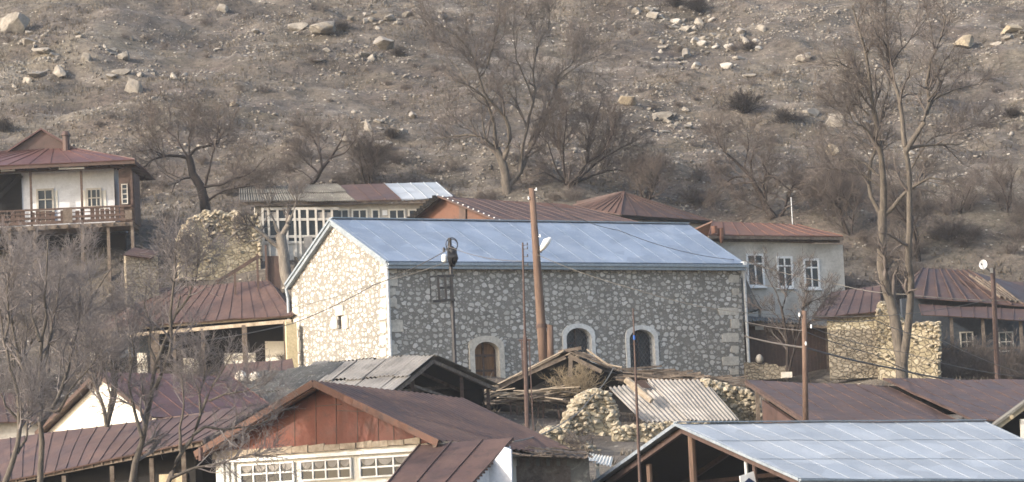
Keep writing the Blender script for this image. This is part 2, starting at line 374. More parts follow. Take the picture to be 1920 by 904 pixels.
t = NT('stony winter hillside'); src = t.geo.outputs['Position']
a = t.noise(t.pos((1, 1, 1)), .085, 7, .68, .6)
soil = t.ramp(a, [(.30, s2l('403a35')), (.42, s2l('564e47')), (.54, s2l('6f665b')), (.70, s2l('8d8372'))])
red = t.ramp(t.noise(src, .23, 5, .7), [(.48, 0.0), (.68, .55)]); soil = t.mix(red, soil, s2l('6c5e57'))
olive = t.ramp(t.noise(t.pos((1, 1, 1), (.3, .2, .5)), .16, 5, .7), [(.48, 0.0), (.64, .35)]); soil = t.mix(olive, soil, s2l('665f4a'))
tuft = t.noise(t.pos((1, 1, 1.8)), 2.2, 5, .75); soil = t.mix(1.0, soil, t.ramp(tuft, [(.32, .36), (.60, 1.05)]), 'MULTIPLY')
grain = t.noise(src, 8, 4, .7); soil = t.mix(1.0, soil, t.ramp(grain, [(.3, .58), (.68, 1.05)]), 'MULTIPLY')
scree = t.ramp(t.noise(t.pos((1, 1.6, 1.6)), .20, 6, .72, .4), [(.50, 0.0), (.68, 1.0)])
d1, vn = t.vor(t.pos((1, 1, 1)), 2.6); sp = t.n('ShaderNodeSeparateColor'); t.l(vn.outputs['Color'], sp.inputs[0])
peb = t.ramp(t.math('SUBTRACT', t.math('MULTIPLY', t.math('ADD', t.math('MULTIPLY', sp.outputs[0], .75), t.math('MULTIPLY', scree, .6)), .30), d1), [(0.0, 0.0), (.06, 1.0)])
d2, _ = t.vor(t.pos((1, 1, 1)), 6.0); peb2 = t.ramp(t.math('SUBTRACT', t.math('MULTIPLY', scree, .30), d2), [(0.0, 0.0), (.05, .8)])
pc = t.ramp(sp.outputs[1], [(0, s2l('8d877e')), (.6, s2l('aba498')), (1, s2l('c4bcae'))])
c = t.mix(t.math('MULTIPLY', scree, .35), soil, s2l('9a9186')); c = t.mix(peb2, c, s2l('a9a297')); c = t.mix(peb, c, pc)
t.bump(t.math('ADD', t.math('ADD', tuft, t.math('MULTIPLY', grain, .4)), t.math('MULTIPLY', peb, .5)), .9, .22)
MAT['hill'] = t.out(c, .97)
gm = np_mesh('hillside_ground', gv, [gf], MAT['hill'], True)
hz = MB(); hz.box(V((-145, -62, float(gv[:, 2].min()) - 1.0)), V((290, 0, 0)), V((0, 354, 0)), UP * (float(gv[:, 2].max()) - float(gv[:, 2].min()) + 3.0))
hm = bpy.data.materials.new('winter haze'); hm.use_nodes = True; ht = hm.node_tree; ht.nodes.remove(ht.nodes['Principled BSDF'])
pv = ht.nodes.new('ShaderNodeVolumePrincipled'); pv.inputs['Color'].default_value = (.86, .9, .96, 1); pv.inputs['Density'].default_value = HAZE; pv.inputs['Anisotropy'].default_value = 0.0
ht.links.new(pv.outputs[0], ht.nodes['Material Output'].inputs['Volume'])
ho = bpy.data.objects.new('haze', mesh_of('haze', hz, hm, V((0, 0, 0)))); COL.objects.link(ho); ho['kind'] = 'stuff'
go = bpy.data.objects.new('hillside_ground', gm); COL.objects.link(go); tag(go, kind='structure')
def gz(x, y): return float(ground(np.array([x]), np.array([y]))[0])
def on_ground(px, py, d0=145, d1=235):      # where the ray through a pixel meets the hill
    ds = np.linspace(d0, d1, 400); r = ray(px, py); pts = np.array([tuple(r * (d / r.y)) for d in ds])
    z = ground(pts[:, 0], pts[:, 1]); k = np.argmax(z >= pts[:, 2]) if (z >= pts[:, 2]).any() else len(ds) - 1
    return V((pts[k, 0], pts[k, 1], z[k]))

# ------------------------------------------------------------------ rocks
def rock_mesh(name, seed, flat=.75, sub=3, mat='rock', cuts=17):
    r = random.Random(seed); bm = bmesh.new(); bmesh.ops.create_icosphere(bm, subdivisions=sub, radius=1.0)
    pl = [(V((r.gauss(0, 1), r.gauss(0, 1), r.gauss(0, .8))).normalized(), r.uniform(.40, .82)) for _ in range(cuts)]
    sx, sy = r.uniform(.8, 1.3), r.uniform(.7, 1.1)
    for v in bm.verts:
        p = v.co.copy()
        for n, h in pl:
            e = p.dot(n) - h
            if e > 0: p -= n * e
        p *= 1 + .10 * mnoise.noise(p * 1.8 + V((seed, 0, 0))) + .09 * mnoise.noise(p * 5.0 + V((0, seed, 0)))
        v.co = V((p.x * sx, p.y * sy, p.z * flat))
    m = bpy.data.meshes.new(name); bm.to_mesh(m); bm.free(); m.materials.append(MAT[mat]); return m
ROCKS = [rock_mesh('boulder', 3 + i, [.6, .75, .9, .5, .8, 1.0, .65, .7][i]) for i in range(8)]
ROCKS_T = [rock_mesh('boulder', 53 + i, .8, 3, 'rock_tan') for i in range(3)]
ROCKS_W = [rock_mesh('boulder', 83 + i, .85, 2, 'rock_white') for i in range(4)]
def put_rock(mesh, p, s, rz, label, group='boulders on the hillside', name='boulder', sink=.40):
    o = bpy.data.objects.new(name, mesh); COL.objects.link(o); o.location = p - V((0, 0, 0)) + V((0, 0, s[2] * (.55 - sink)))
    o.scale = s; o.rotation_euler = (0, 0, rz); return tag(o, label, 'boulder', group)
named_rocks = [  # px, py, size px (w,h), mesh, label
    (28, 42, 62, 52, 5, 0, 'big blocky pale boulder in the top left corner of the hillside'),
    (722, 80, 78, 42, 1, 0, 'large rounded boulder with a bright face, on the upper slope beside the fan shaped tree'),
    (248, 160, 40, 40, 2, 0, 'tall upright boulder above the stilted veranda house, casting a dark shadow to its right'),
    (72, 137, 60, 26, 3, 0, 'long low whitish boulder on the left slope above the red gablet roof'),
    (112, 136, 40, 28, 4, 0, 'rounded boulder touching the right end of the long low whitish boulder'),
    (228, 133, 42, 22, 0, 0, 'flat topped boulder just above the tall upright boulder on the left slope'),
    (80, 92, 40, 18, 6, 0, 'flat slab boulder near the left edge below the corner boulder'),
    (160, 107, 24, 24, 2, 0, 'small pointed boulder casting a shadow, left of two squat stones'),
    (235, 108, 26, 20, 7, 0, 'squat grey boulder right of the small pointed boulder'),
    (325, 143, 20, 16, 4, 0, 'small round white boulder on the left slope, alone in brown grass'),
    (480, 57, 30, 18, 1, 0, 'angular boulder beside dark rocks on the upper left slope'),
    (560, 47, 46, 26, 0, 0, 'dark shaded boulder high on the slope, left one of a pair'),
    (612, 52, 60, 30, 7, 0, 'long dark shaded boulder high on the slope, right one of a pair'),
    (415, 14, 26, 18, 2, 0, 'small cube like boulder at the top edge of the slope left of centre'),
    (600, 115, 44, 14, 3, 0, 'thin flat boulder in the middle left slope below the shaded pair'),
    (690, 238, 26, 26, 4, 0, 'round pale boulder above the slanting grey slab'),
    (702, 268, 80, 34, 6, 0, 'slanting grey rock slab above the patchwork roof'),
    (775, 215, 30, 22, 1, 0, 'blocky boulder left of the limbs of the tall bare tree'),
    (1180, 190, 42, 26, 2, 1, 'ochre pointed boulder with a dark hollow beside it, right of the tall bare tree'),
    (1243, 216, 46, 26, 0, 0, 'low whitish boulder at the right end of the rock band'),
    (1292, 236, 30, 16, 3, 0, 'small flat boulder right of the low whitish boulder'),
    (1391, 57, 34, 22, 1, 0, 'rounded pale boulder on the upper right slope beside the white outcrop'),
    (1405, 140, 30, 14, 6, 0, 'pointed white stone above the dark evergreen bush'),
    (1565, 224, 46, 36, 2, 0, 'grey wedge shaped boulder left of the tall twin stemmed tree'),
    (1560, 278, 44, 34, 1, 1, 'tan boulder partly behind the left branches of the tall twin stemmed tree'),
    (1285, 205, 22, 12, 4, 0, 'small tan lit stone left of the evergreen bush'),
    (1510, 108, 34, 24, 7, 0, 'flat grey stone high on the right slope left of the tree top'),
    (1900, 52, 60, 24, 0, 1, 'yellowish ledge rock at the right edge of the upper slope'),
    (1810, 75, 60, 40, 6, 1, 'weathered ochre ledge with dark cracks on the upper right slope'),
    (440, 196, 30, 14, 3, 1, 'ochre flat stone in the middle of the left slope'),
]
for px, py, wpx, hpx, k, tan, lab in named_rocks:
    p = on_ground(px, py + hpx * .35); m = p.y / FPX
    put_rock((ROCKS_T[k % 3] if tan else ROCKS[k]), p, (wpx * m * .55, wpx * m * .5, hpx * m * .72), (k * 1.3) % 3, lab, sink=.22)
rr = random.Random(5)
for i in range(62):                                     # the broken white outcrops near the top right
    if i < 40: px, py = 1335 + rr.gauss(0, 42), 80 + rr.gauss(0, 20)
    else: px, py = 1190 + (i - 40) * 5 + rr.gauss(0, 8), 14 + (i - 40) * 1.8 + rr.gauss(0, 6)
    p = on_ground(px, py); s = rr.uniform(.16, .34) if i % 3 else rr.uniform(.4, .7)
    put_rock(ROCKS_W[i % 4] if i % 2 else ROCKS[i % 8], p, (s, s * .9, s * .85), rr.uniform(0, 6), 'broken white block in the stony outcrop at the top right of the slope', 'white blocks of the outcrop')
BANDS = [(-10, 60, 420, 165, 60), (540, 20, 850, 110, 50), (640, 225, 760, 285, 16), (1165, 180, 1320, 250, 30), (1240, 40, 1420, 120, 24), (1540, 60, 1930, 330, 46)]
nb = 0
for x0, y0, x1, y1, cnt in BANDS:                        # boulders gathered in the stony bands
    k = 0; cx, cy = rr.uniform(x0, x1), rr.uniform(y0, y1)
    while k < cnt:
        if rr.random() < .22: cx, cy = rr.uniform(x0, x1), rr.uniform(y0, y1)
        p = on_ground(cx + rr.gauss(0, 16), cy + rr.gauss(0, 7)); s = min(rr.lognormvariate(-1.35, .5), .8)
        put_rock(ROCKS[nb % 8], p, (s, s * rr.uniform(.7, 1), s * rr.uniform(.5, .9)), rr.uniform(0, 6), 'rough grey limestone boulder scattered on the brown hillside', 'scattered hillside boulders'); nb += 1; k += 1
def rubble_stuff(name, n, sampler, smin, smax, mat, seed):
    r = np.random.default_rng(seed)
    bm = bmesh.new(); bmesh.ops.create_icosphere(bm, subdivisions=1, radius=1.0)
    bv = np.array([v.co[:] for v in bm.verts]); bf = np.array([[v.index for v in f.verts] for f in bm.faces]); bm.free()
    c = sampler(r, n); n = len(c)
    s = smin * (smax / smin) ** (r.random(n) ** 2.2)
    jit = 1 + r.uniform(-.28, .28, (n, len(bv), 1)); an = r.uniform([.8, .6, .4], [1.4, 1.1, .9], (n, 3))[:, None, :]
    a = r.uniform(0, 6.28, n); ca, sa = np.cos(a)[:, None], np.sin(a)[:, None]
    q = bv[None] * jit * an * s[:, None, None]
    q = np.stack([q[..., 0] * ca - q[..., 1] * sa, q[..., 0] * sa + q[..., 1] * ca, q[..., 2]], -1) + c[:, None, :]
    f = (bf[None] + (np.arange(n) * len(bv))[:, None, None]).reshape(-1, 3)
    o = bpy.data.objects.new(name, np_mesh(name, q.reshape(-1, 3), [f], mat)); COL.objects.link(o); return o
def hill_pts(r, n):
    x = r.uniform(-44, 44, n * 6); y = r.uniform(147, 215, n * 6)
    k = fbm(x, y * 1.5, 61, 4, .13) * 1.0 + fbm(x, y, 71, 3, .6) * .55
    keep = r.random(n * 6) < np.clip(k * 1.1 - .08, .03, 1); x, y = x[keep][:n], y[keep][:n]
    return np.stack([x, y, ground(x, y) + .02], 1)
tag(rubble_stuff('scattered_stones', 22000, hill_pts, .028, .16, MAT['rock'], 3), 'loose pale stones strewn over the hillside', 'stones', kind='stuff')
def tufts(name, n, y0, y1, hmin, hmax, mat, seed, xr=44):
    r = np.random.default_rng(seed); x = r.uniform(-xr, xr, n * 3); y = r.uniform(y0, y1, n * 3)
    k = fbm(x, y, 81, 4, .2); keep = r.random(n * 3) < np.clip(.45 + k * .8, .05, 1); x, y = x[keep][:n], y[keep][:n]; n = len(x)
    z = ground(x, y); B = 5
    c = np.repeat(np.stack([x, y, z], 1), B, 0); h = r.uniform(hmin, hmax, n * B); a = r.uniform(0, 6.28, n * B)
    rad = r.uniform(.05, .22, n * B); d = np.stack([np.cos(a), np.sin(a), 0 * a], 1); s = np.stack([-np.sin(a), np.cos(a), 0 * a], 1)
    base = c + d * rad[:, None] * .5; wd = h * .14
    q = np.stack([base - s * wd[:, None] - [0, 0, .05], base + s * wd[:, None] - [0, 0, .05], base + d * rad[:, None] * 1.4 + np.stack([0 * h, 0 * h, h], 1)], 1)
    o = bpy.data.objects.new(name, np_mesh(name, q.reshape(-1, 3), [np.arange(n * B * 3).reshape(-1, 3)], mat)); COL.objects.link(o); return o
MAT['grass'] = plain('dry winter grass', ['5d544a', '736a5e', '898070'], .35, .95, bump=0)
tag(tufts('dry_grass', 34000, 144, 214, .06, .22, MAT['grass'], 5), 'dry brown grass tufts over the hillside', 'grass', kind='stuff')
tag(tufts('yard_weeds', 5000, 84, 146, .1, .35, MAT['grass'], 6, 34), 'dry weeds on the bare earth between the houses', 'weeds', kind='stuff')

# ------------------------------------------------------------------ bare trees and bushes
def tubes_np(pts, rad, sides):           # pts (N,k,3), rad (N,k) -> verts, quads
    N, k, _ = pts.shape
    tan = np.empty_like(pts); tan[:, 1:-1] = pts[:, 2:] - pts[:, :-2]; tan[:, 0] = pts[:, 1] - pts[:, 0]; tan[:, -1] = pts[:, -1] - pts[:, -2]
    tan /= np.linalg.norm(tan, axis=-1, keepdims=True) + 1e-9
    ref = np.where(np.abs(tan[..., 2:3]) < .9, [0., 0, 1], [1., 0, 0]); x = np.cross(tan, ref); x /= np.linalg.norm(x, axis=-1, keepdims=True) + 1e-9
    y = np.cross(tan, x); a = np.arange(sides) * 2 * np.pi / sides
    ring = pts[:, :, None, :] + rad[:, :, None, None] * (x[:, :, None, :] * np.cos(a)[:, None] + y[:, :, None, :] * np.sin(a)[:, None])
    idx = np.arange(N * k * sides).reshape(N, k, sides); A = idx[:, :-1]; B = idx[:, 1:]
    q = np.stack([A, np.roll(A, -1, 2), np.roll(B, -1, 2), B], -1).reshape(-1, 4)
    return ring.reshape(-1, 3), q
def resample(pts, k):
    pts = np.asarray(pts); s = np.concatenate([[0], np.cumsum(np.linalg.norm(np.diff(pts, axis=0), axis=1))]); u = np.linspace(0, s[-1], k)
    return np.stack([np.interp(u, s, pts[:, i]) for i in range(3)], 1)
def grow(par, prad, n, l0, l1, amin, amax, rr_, k, r, tmin=.15, up=.25, wob=.18, rmax=9, skip=0):
    """children of the parent lines par (N,k0,3) with radii prad (N,k0)"""
    N, k0, _ = par.shape; seg = np.linalg.norm(par[:, -1] - par[:, 0], axis=1); seg[:skip] *= .12; pi = r.choice(N, n, p=seg / seg.sum())
    t = tmin + (1 - tmin) * r.random(n) ** .8; f = t * (k0 - 1); i = np.minimum(f.astype(int), k0 - 2); fr = (f - i)[:, None]
    p0 = par[pi, i] * (1 - fr) + par[pi, i + 1] * fr; tn = par[pi, i + 1] - par[pi, i]; tn /= np.linalg.norm(tn, axis=1, keepdims=True) + 1e-9
    pr = prad[pi, i] * (1 - fr[:, 0]) + prad[pi, i + 1] * fr[:, 0]
    rv = r.normal(size=(n, 3)); rv -= (rv * tn).sum(1, keepdims=True) * tn; rv /= np.linalg.norm(rv, axis=1, keepdims=True) + 1e-9
    an = r.uniform(amin, amax, n)[:, None]; d = tn * np.cos(an) + rv * np.sin(an); d[:, 2] += up; d /= np.linalg.norm(d, axis=1, keepdims=True)
    L = r.uniform(l0, l1, n) * (1.15 - .55 * t); step = (L / (k - 1))[:, None]
    out = np.empty((n, k, 3)); out[:, 0] = p0
    for j in range(1, k):
        d = d + r.normal(size=(n, 3)) * wob; d[:, 2] += up * .25; d /= np.linalg.norm(d, axis=1, keepdims=True); out[:, j] = out[:, j - 1] + d * step
    base = np.minimum(pr * .62, rmax) * rr_; rad = np.maximum(base[:, None] * np.linspace(1, .25, k)[None], .0035)
    return out, rad
def make_tree(name, label, cat, limbs, seed, counts, lens, bark='bark', twig='twig', group=None, base=None, up=.22, spread=1.0, tw=1.0, skip=1):
    """limbs: list of (points (k,3) array, radius at start, radius at end); counts/lens for the three branch orders"""
    r = np.random.default_rng(seed); LP = []; LR = []
    for pts, r0, r1 in limbs:
        p = resample(pts, 14); s = np.linspace(0, 1, 14)
        p = p + np.cumsum(r.normal(size=p.shape) * .012 * np.linalg.norm(p[-1] - p[0]), 0) * np.sin(s * np.pi)[:, None] * .5
        LP.append(p); LR.append(r0 + (r1 - r0) * s ** .8)
    LP = np.array(LP); LR = np.array(LR)
    v, q = tubes_np(LP, LR, 8); root = thing(name, label, cat, V(LP[0, 0]) if base is None else base, group)
    org = np.array(ORG[root.name])
    o = bpy.data.objects.new('trunk', np_mesh('trunk', v - org, [q], MAT[bark], True)); COL.objects.link(o); o.parent = root
    b1, q1 = grow(LP, LR, counts[0], lens[0] * .5, lens[0] * 1.3, .5, 1.15, 1.0, 9, r, .22, up, .16 * spread, skip=skip)
    b2, q2 = grow(b1, q1, counts[1], lens[1] * .5, lens[1] * 1.3, .4, 1.1, .9, 6, r, .12, up * .8, .2 * spread)
    b3, q3 = grow(b2, q2, counts[2], lens[2] * .5, lens[2] * 1.4, .3, 1.0, .85, 4, r, .1, up * .6, .2 * spread)
    V_, F_ = [], []; off = 0
    for (pp, rad, sd, mn) in ((b1, q1, 5, .010), (b2, q2, 4, .007), (b3, q3, 3, .0055)):
        v, q = tubes_np(pp, np.maximum(rad, mn * tw), sd); V_.append(v); F_.append(q + off); off += len(v)
    o = bpy.data.objects.new('crown', np_mesh('crown', np.concatenate(V_) - org, F_, MAT[twig], False)); COL.objects.link(o); o.parent = root
    return root
def traced(lines, d, seed, base_d=None, swing=.45, toward=0):
    """pixel polylines -> limbs in space: every limb swings nearer or farther as it leaves the trunk"""
    r = random.Random(seed); out = []; starts = []
    for i, (pts, r0, r1) in enumerate(lines):
        y0 = d
        if i:                                      # start on the limb it leaves
            best = 1e9
            for L, P_ in zip(lines[:i], [o[0] for o in out]):
                for (a, b), p in zip(L[0], P_):
                    e = (a - pts[0][0]) ** 2 + (b - pts[0][1]) ** 2
                    if e < best: best, y0 = e, p[1]
        sw = 0 if i == 0 else r.choice((-1, 1)) * r.uniform(.25, 1) * swing; P3 = []; run = 0
        for j, (a, b) in enumerate(pts):
            if j: run += math.hypot(a - pts[j - 1][0], b - pts[j - 1][1]) * d / FPX
            P3.append(tuple(P(a, b, y0 + sw * run)))
        out.append((np.array(P3), r0, r1))
    return out

# ------------------------------------------------------------------ building helpers
def sagfn(amt, f=.55, seed=0): return lambda u, v, p: amt * mnoise.noise(p * f + V((seed, 0, 0)))
def seam_roof(mb, a, b, c, d, n, sag=.03, t=.04, rib=.045, seed=0, horiz=0):
    fn = sagfn(sag, .55, seed); mb.patch(a, b, c, d, 16, 8, fn, t)
    nr = (d - a).cross(b - a)
    if nr.length < 1e-6: nr = (c - d).cross(a - d)
    nr.normalize(); nr = nr if nr.z > 0 else -nr
    for i in range(n + 1):
        u = min(max((i + .02) / n, .006), .994); q = []
        for j in range(7):
            v = j / 6; p = lerp(lerp(a, b, u), lerp(d, c, u), v); q.append(p + nr * (fn(u, v, p) + .012))
        for x, y in zip(q, q[1:]): mb.beam(x, y, rib * .7, rib, up=nr)
    for j in range(1, horiz + 1):
        v = j / (horiz + 1); q = []
        for i in range(13):
            u = i / 12; p = lerp(lerp(a, b, u), lerp(d, c, u), v); q.append(p + nr * (fn(u, v, p) + .008))
        for x, y in zip(q, q[1:]): mb.beam(x, y, .03, .014, up=nr)
def corr_roof(mb, a, b, c, d, waves, amp=.03, nv=6, sag=.04, t=.015, seed=0, jag=0):
    r = random.Random(seed); offs = [r.uniform(-jag, jag) for _ in range(40)]
    def fn(u, v, p): return amp * math.sin(2 * math.pi * waves * u) + sag * mnoise.noise(p * .5 + V((seed, 0, 0))) + offs[int(u * 15.99)] * (1 if v > .5 else .4)
    mb.patch(a, b, c, d, waves * 6, nv, fn, t)
def sheets_roof(mb, a, b, c, d, cols, rows, wv, seed, amp=.025, slip=.08):
    """overlapping corrugated sheets, each lying a little askew"""
    r = random.Random(seed); n = (d - a).cross(b - a).normalized(); n = n if n.z > 0 else -n
    q = lambda u, v: lerp(lerp(a, b, u), lerp(d, c, u), v)
    for j in range(rows):
        for i in range(cols):
            u0, u1 = i / cols, (i + 1.06) / cols; v0, v1 = j / rows, min((j + 1.08) / rows, 1.04); e = lambda: r.uniform(-slip, slip) / 6
            lift = n * (.035 * ((rows - 1 - j) % 2) + .02 * (i % 2) + r.uniform(0, .015) + .02 * (rows - j)); s = r.uniform(-slip, slip)
            dv = (d - a).normalized() * s
            mb.patch(q(u0, v0) + lift + dv, q(u1, v0) + lift + dv + n * e(), q(u1 + e() * .1, v1) + lift + dv + n * e(), q(u0 + e() * .1, v1) + lift + dv, wv * 5, 2,
                     lambda u, v, p: amp * math.sin(2 * math.pi * wv * u), .012)
def wall(mb, pl, x0, y0, x1, y1, zb, th=.3):
    a, b = pl.p(x0, y0), pl.p(x1, y1); A_, B_ = V((a.x, a.y, zb)), V((b.x, b.y, zb))
    k = -pl.n * th; mb.prism([a, A_, B_, b], k); return a, b
def window(parent, pl, x0, y0, x1, y1, nx, nz, fw=.07, mw=.04, frame='white_paint', glass='glass', off=.02, name='window', sill=False, curtain=None):
    xc, yc = (x0 + x1) / 2, (y0 + y1) / 2; L, R = pl.p(x0, yc), pl.p(x1, yc); T, B = pl.p(xc, y0), pl.p(xc, y1)
    ex = (R - L); ex.z = 0; W = ex.length; ex.normalize(); H = T.z - B.z; C = pl.p(xc, yc); o = V((C.x, C.y, B.z)) - ex * W / 2 + pl.n * off; n = pl.n
    mb = MB(); dp = n * .06
    mb.box(o, ex * fw, dp, UP * H); mb.box(o + ex * (W - fw), ex * fw, dp, UP * H)
    mb.box(o + ex * fw, ex * (W - 2 * fw), dp * .97, UP * fw); mb.box(o + ex * fw + UP * (H - fw), ex * (W - 2 * fw), dp * .97, UP * fw)
    for i in range(1, nx): mb.box(o + ex * (W * i / nx - mw / 2) + UP * fw, ex * mw, dp * .8, UP * (H - 2 * fw))
    zs = nz if isinstance(nz, (list, tuple)) else [i / nz for i in range(1, nz)]
    for f in zs: mb.box(o + ex * fw + UP * (H * f - mw / 2), ex * (W - 2 * fw), dp * .72, UP * mw)
    if sill: mb.box(o - ex * .08 - UP * .07, ex * (W + .16), n * .12, UP * .07)
    w_ = obj(name, mb, MAT[frame], parent)
    g = MB(); g.box(o + ex * fw * .5 + UP * fw * .5, ex * (W - fw), n * .015, UP * (H - fw)); obj('pane', g, MAT[glass], w_)
    if curtain:
        cm = MB(); k = n * .018; s = W / nx
        for i in range(nx):
            q = [o + ex * (s * i + .04) + UP * (H * .97) + k]
            for j in range(9): q.append(o + ex * (s * i + .04 + (s - .08) * j / 8) + UP * (H * (.97 - .30 * math.sin(math.pi * j / 8) ** .6 - .08)) + k)
            q.append(o + ex * (s * (i + 1) - .04) + UP * (H * .97) + k); cm.prism(q, n * .006)
        obj('curtain', cm, MAT[curtain], w_)
    return w_
def sun_block(parent, a, b, c, d, drop=.08, mat='dark'):   # added dark slab under a roof slope, keeps the sun out
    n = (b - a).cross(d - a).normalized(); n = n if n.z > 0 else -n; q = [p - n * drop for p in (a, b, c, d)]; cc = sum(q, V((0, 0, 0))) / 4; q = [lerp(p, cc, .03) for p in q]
    m = MB(); m.prism(q, -n * .03); return obj('sun_block_slab', m, MAT[mat], parent)
def post(mb, p, zb, w_, dx=None, dy=None):
    mb.beam(V((p.x, p.y, zb)), p, w_, w_, up=V((1, 0, 0)))
_bm = bmesh.new(); bmesh.ops.create_icosphere(_bm, subdivisions=1, radius=1.0); ICO_V = [v.co.copy() for v in _bm.verts]; ICO_F = [tuple(v.index for v in f.verts) for f in _bm.faces]; _bm.free()
def stone(mb, c, e, r):                # an angular loose stone
    s = (r.uniform(.8, 1.4), r.uniform(.7, 1.1), r.uniform(.55, .95)); a = r.uniform(0, 6.28); ca, sa = math.cos(a), math.sin(a); vs = []
    for q in ICO_V:
        k = max(abs(q.x), abs(q.y), abs(q.z)); j = r.uniform(.72, 1.15) / k ** .85; x, y, z = q.x * s[0] * j * e, q.y * s[1] * j * e, q.z * s[2] * j * e; vs.append(c + V((x * ca - y * sa, x * sa + y * ca, z)))
    mb.add(vs, ICO_F)
def blob_slab(pl, x, y, wpx, hpx, th, r, off=.0):      # an irregular flat stone lying in a wall face
    c = pl.p(x, y); ex = pl.d if pl.d.x > 0 else -pl.d
    e1 = (pl.p(x + wpx / 2, y) - pl.p(x - wpx / 2, y)); W = math.hypot(e1.x, e1.y); H = (pl.p(x, y - hpx / 2) - pl.p(x, y + hpx / 2)).z
    pts = []
    for k in range(12):
        a = 2 * math.pi * (k + .5) / 12; cx, sy = math.cos(a), math.sin(a); m = .5 / max(abs(cx), abs(sy)) ** .8 * r.uniform(.9, 1.02)
        pts.append(c + ex * (cx * m * W) + UP * (sy * m * H) + pl.n * off)
    return pts

def stone_heap(name, label, outline, d_, th, dr=.05, n=120, seed=1, s=(.08, .21)):
    pl = Pl(P(outline[0][0], outline[0][1], d_), hd(dr)); rs = random.Random(seed); m = MB()
    pts = [pl.p(*q) for q in outline]; zmin = min(p.z for p in pts) - 1.2; m.prism([V((pts[-1].x, pts[-1].y, zmin)), V((pts[0].x, pts[0].y, zmin))][::-1] + pts[::-1], -pl.n * th)
    m2 = MB()
    for i in range(n * 2):
        t_ = rs.random() * (len(pts) - 1); i_ = int(t_); top = lerp(pts[i_], pts[i_ + 1], t_ - i_); z = top.z - abs(rs.gauss(0, .6)) * rs.random() * 2 if rs.random() > .3 else top.z
        if z < zmin: continue
        c_ = V((top.x, top.y, z)) + pl.n * rs.uniform(-.05, .1) - pl.n * (rs.random() * th if z > top.z - .05 else 0); e = rs.uniform(*s); an = rs.uniform(0, 3)
        stone(m2, c_, e * .72, rs)
    o = single(name, m, MAT['ruin_stone'], label, 'stone wall'); obj('loose_stones', m2, MAT['heap'], o)['kind'] = 'stuff'; return o

# ------------------------------------------------------------------ the stone church
A = P(727, 490, 120); h = hd(.56); g = V((-h.y, h.x, 0))
fr, ga = Pl(A, h), Pl(A, g)
B = fr.p(1388, 497); C = ga.p(546, 535)
R0 = ga.off(.18).p(620, 410); R1 = Pl(R0, h).p(1290, 420)
ch = thing('stone_church', 'long rubble stone church with pale blue grey metal roof and two arched white windows', 'church', (A.x, A.y, 5.6))
Rw = R0 - ga.n * .18 - UP * .14
zb = 5.2
flat = lambda p: V((p.x, p.y, zb))
def arch(pl, x0, x1, yt, zbot, rise, k=14, grow_=0.0, off=0.0):
    L, R = pl.p(x0, yt), pl.p(x1, yt); T = pl.p((x0 + x1) / 2, yt).z + grow_; ex = R - L; ex.z = 0; W = ex.length; ex.normalize(); c = (L + R) / 2; W += 2 * grow_
    pts = [c + ex * (-W / 2) + UP * (zbot - c.z)]
    for i in range(k + 1):
        a = math.pi * (1 - i / k); pts.append(c + ex * (math.cos(a) * W / 2) + UP * (T - c.z - rise + math.sin(a) * rise))
    pts.append(c + ex * (W / 2) + UP * (zbot - c.z))
    return [p + pl.n * off for p in pts]
OPEN = [('door', 888, 934, 641, fr.p(910, 712).z, .42, .26, 5), ('window', 1060, 1107, 615, fr.p(1082, 692).z, .46, .19, 9), ('window', 1178, 1225, 618, fr.p(1200, 692).z, .46, .19, 9)]
from mathutils.geometry import tessellate_polygon
def holed(mb, pl, outer, holes):
    """flat wall face with openings cut out of it"""
    sg = 1 if pl.n.cross(UP).dot(pl.d) < 0 else -1; to2 = lambda p: V((sg * (p - pl.A).dot(pl.d), (p - pl.A).z, 0)); area = lambda l: sum(to2(a).x * to2(b).y - to2(b).x * to2(a).y for a, b in zip(l, l[1:] + l[:1]))
    loops = [outer if area(outer) > 0 else outer[::-1]] + [l if area(l) < 0 else l[::-1] for l in holes]; allp = [p for l in loops for p in l]
    tr = tessellate_polygon([[to2(p) for p in l] for l in loops]); fs = []
    for a, b, c in tr: fs.append((a, b, c) if (allp[b] - allp[a]).cross(allp[c] - allp[a]).dot(pl.n) > 0 else (a, c, b))
    mb.add(allp, fs)
body = MB(); D_ = B + (C - A); Rw2 = Rw + (B - A)
sl_ = ga.p(637, 603); sx, sz, sn = ga.d * .15, UP * .32, -ga.n * .35; nich = [sl_ - sx - sz, sl_ + sx - sz, sl_ + sx + sz, sl_ - sx + sz]
nich = [q + ga.n * -((q - A).dot(ga.n)) for q in nich]
holed(body, fr, [flat(A), flat(B), B, A], [arch(fr, x0, x1, yt, max(zbot, zb + .02), rise, 14, .03, 0) for nm, x0, x1, yt, zbot, rise, sw, _ in OPEN])
holed(body, ga, [flat(A), A, Rw, C, flat(C)], [nich])
for k in range(4): a, b = nich[k], nich[(k + 1) % 4]; body.add([a, b, b + sn, a + sn], [(0, 1, 2, 3)])
body.add([q + sn for q in nich], [(0, 1, 2, 3)])
body.add([flat(B), flat(D_), D_, Rw2, B], [(0, 1, 2, 3, 4)]); body.add([flat(C), C, D_, flat(D_)], [(0, 1, 2, 3)])
wo = obj('wall', body, MAT['church_wall'], ch)
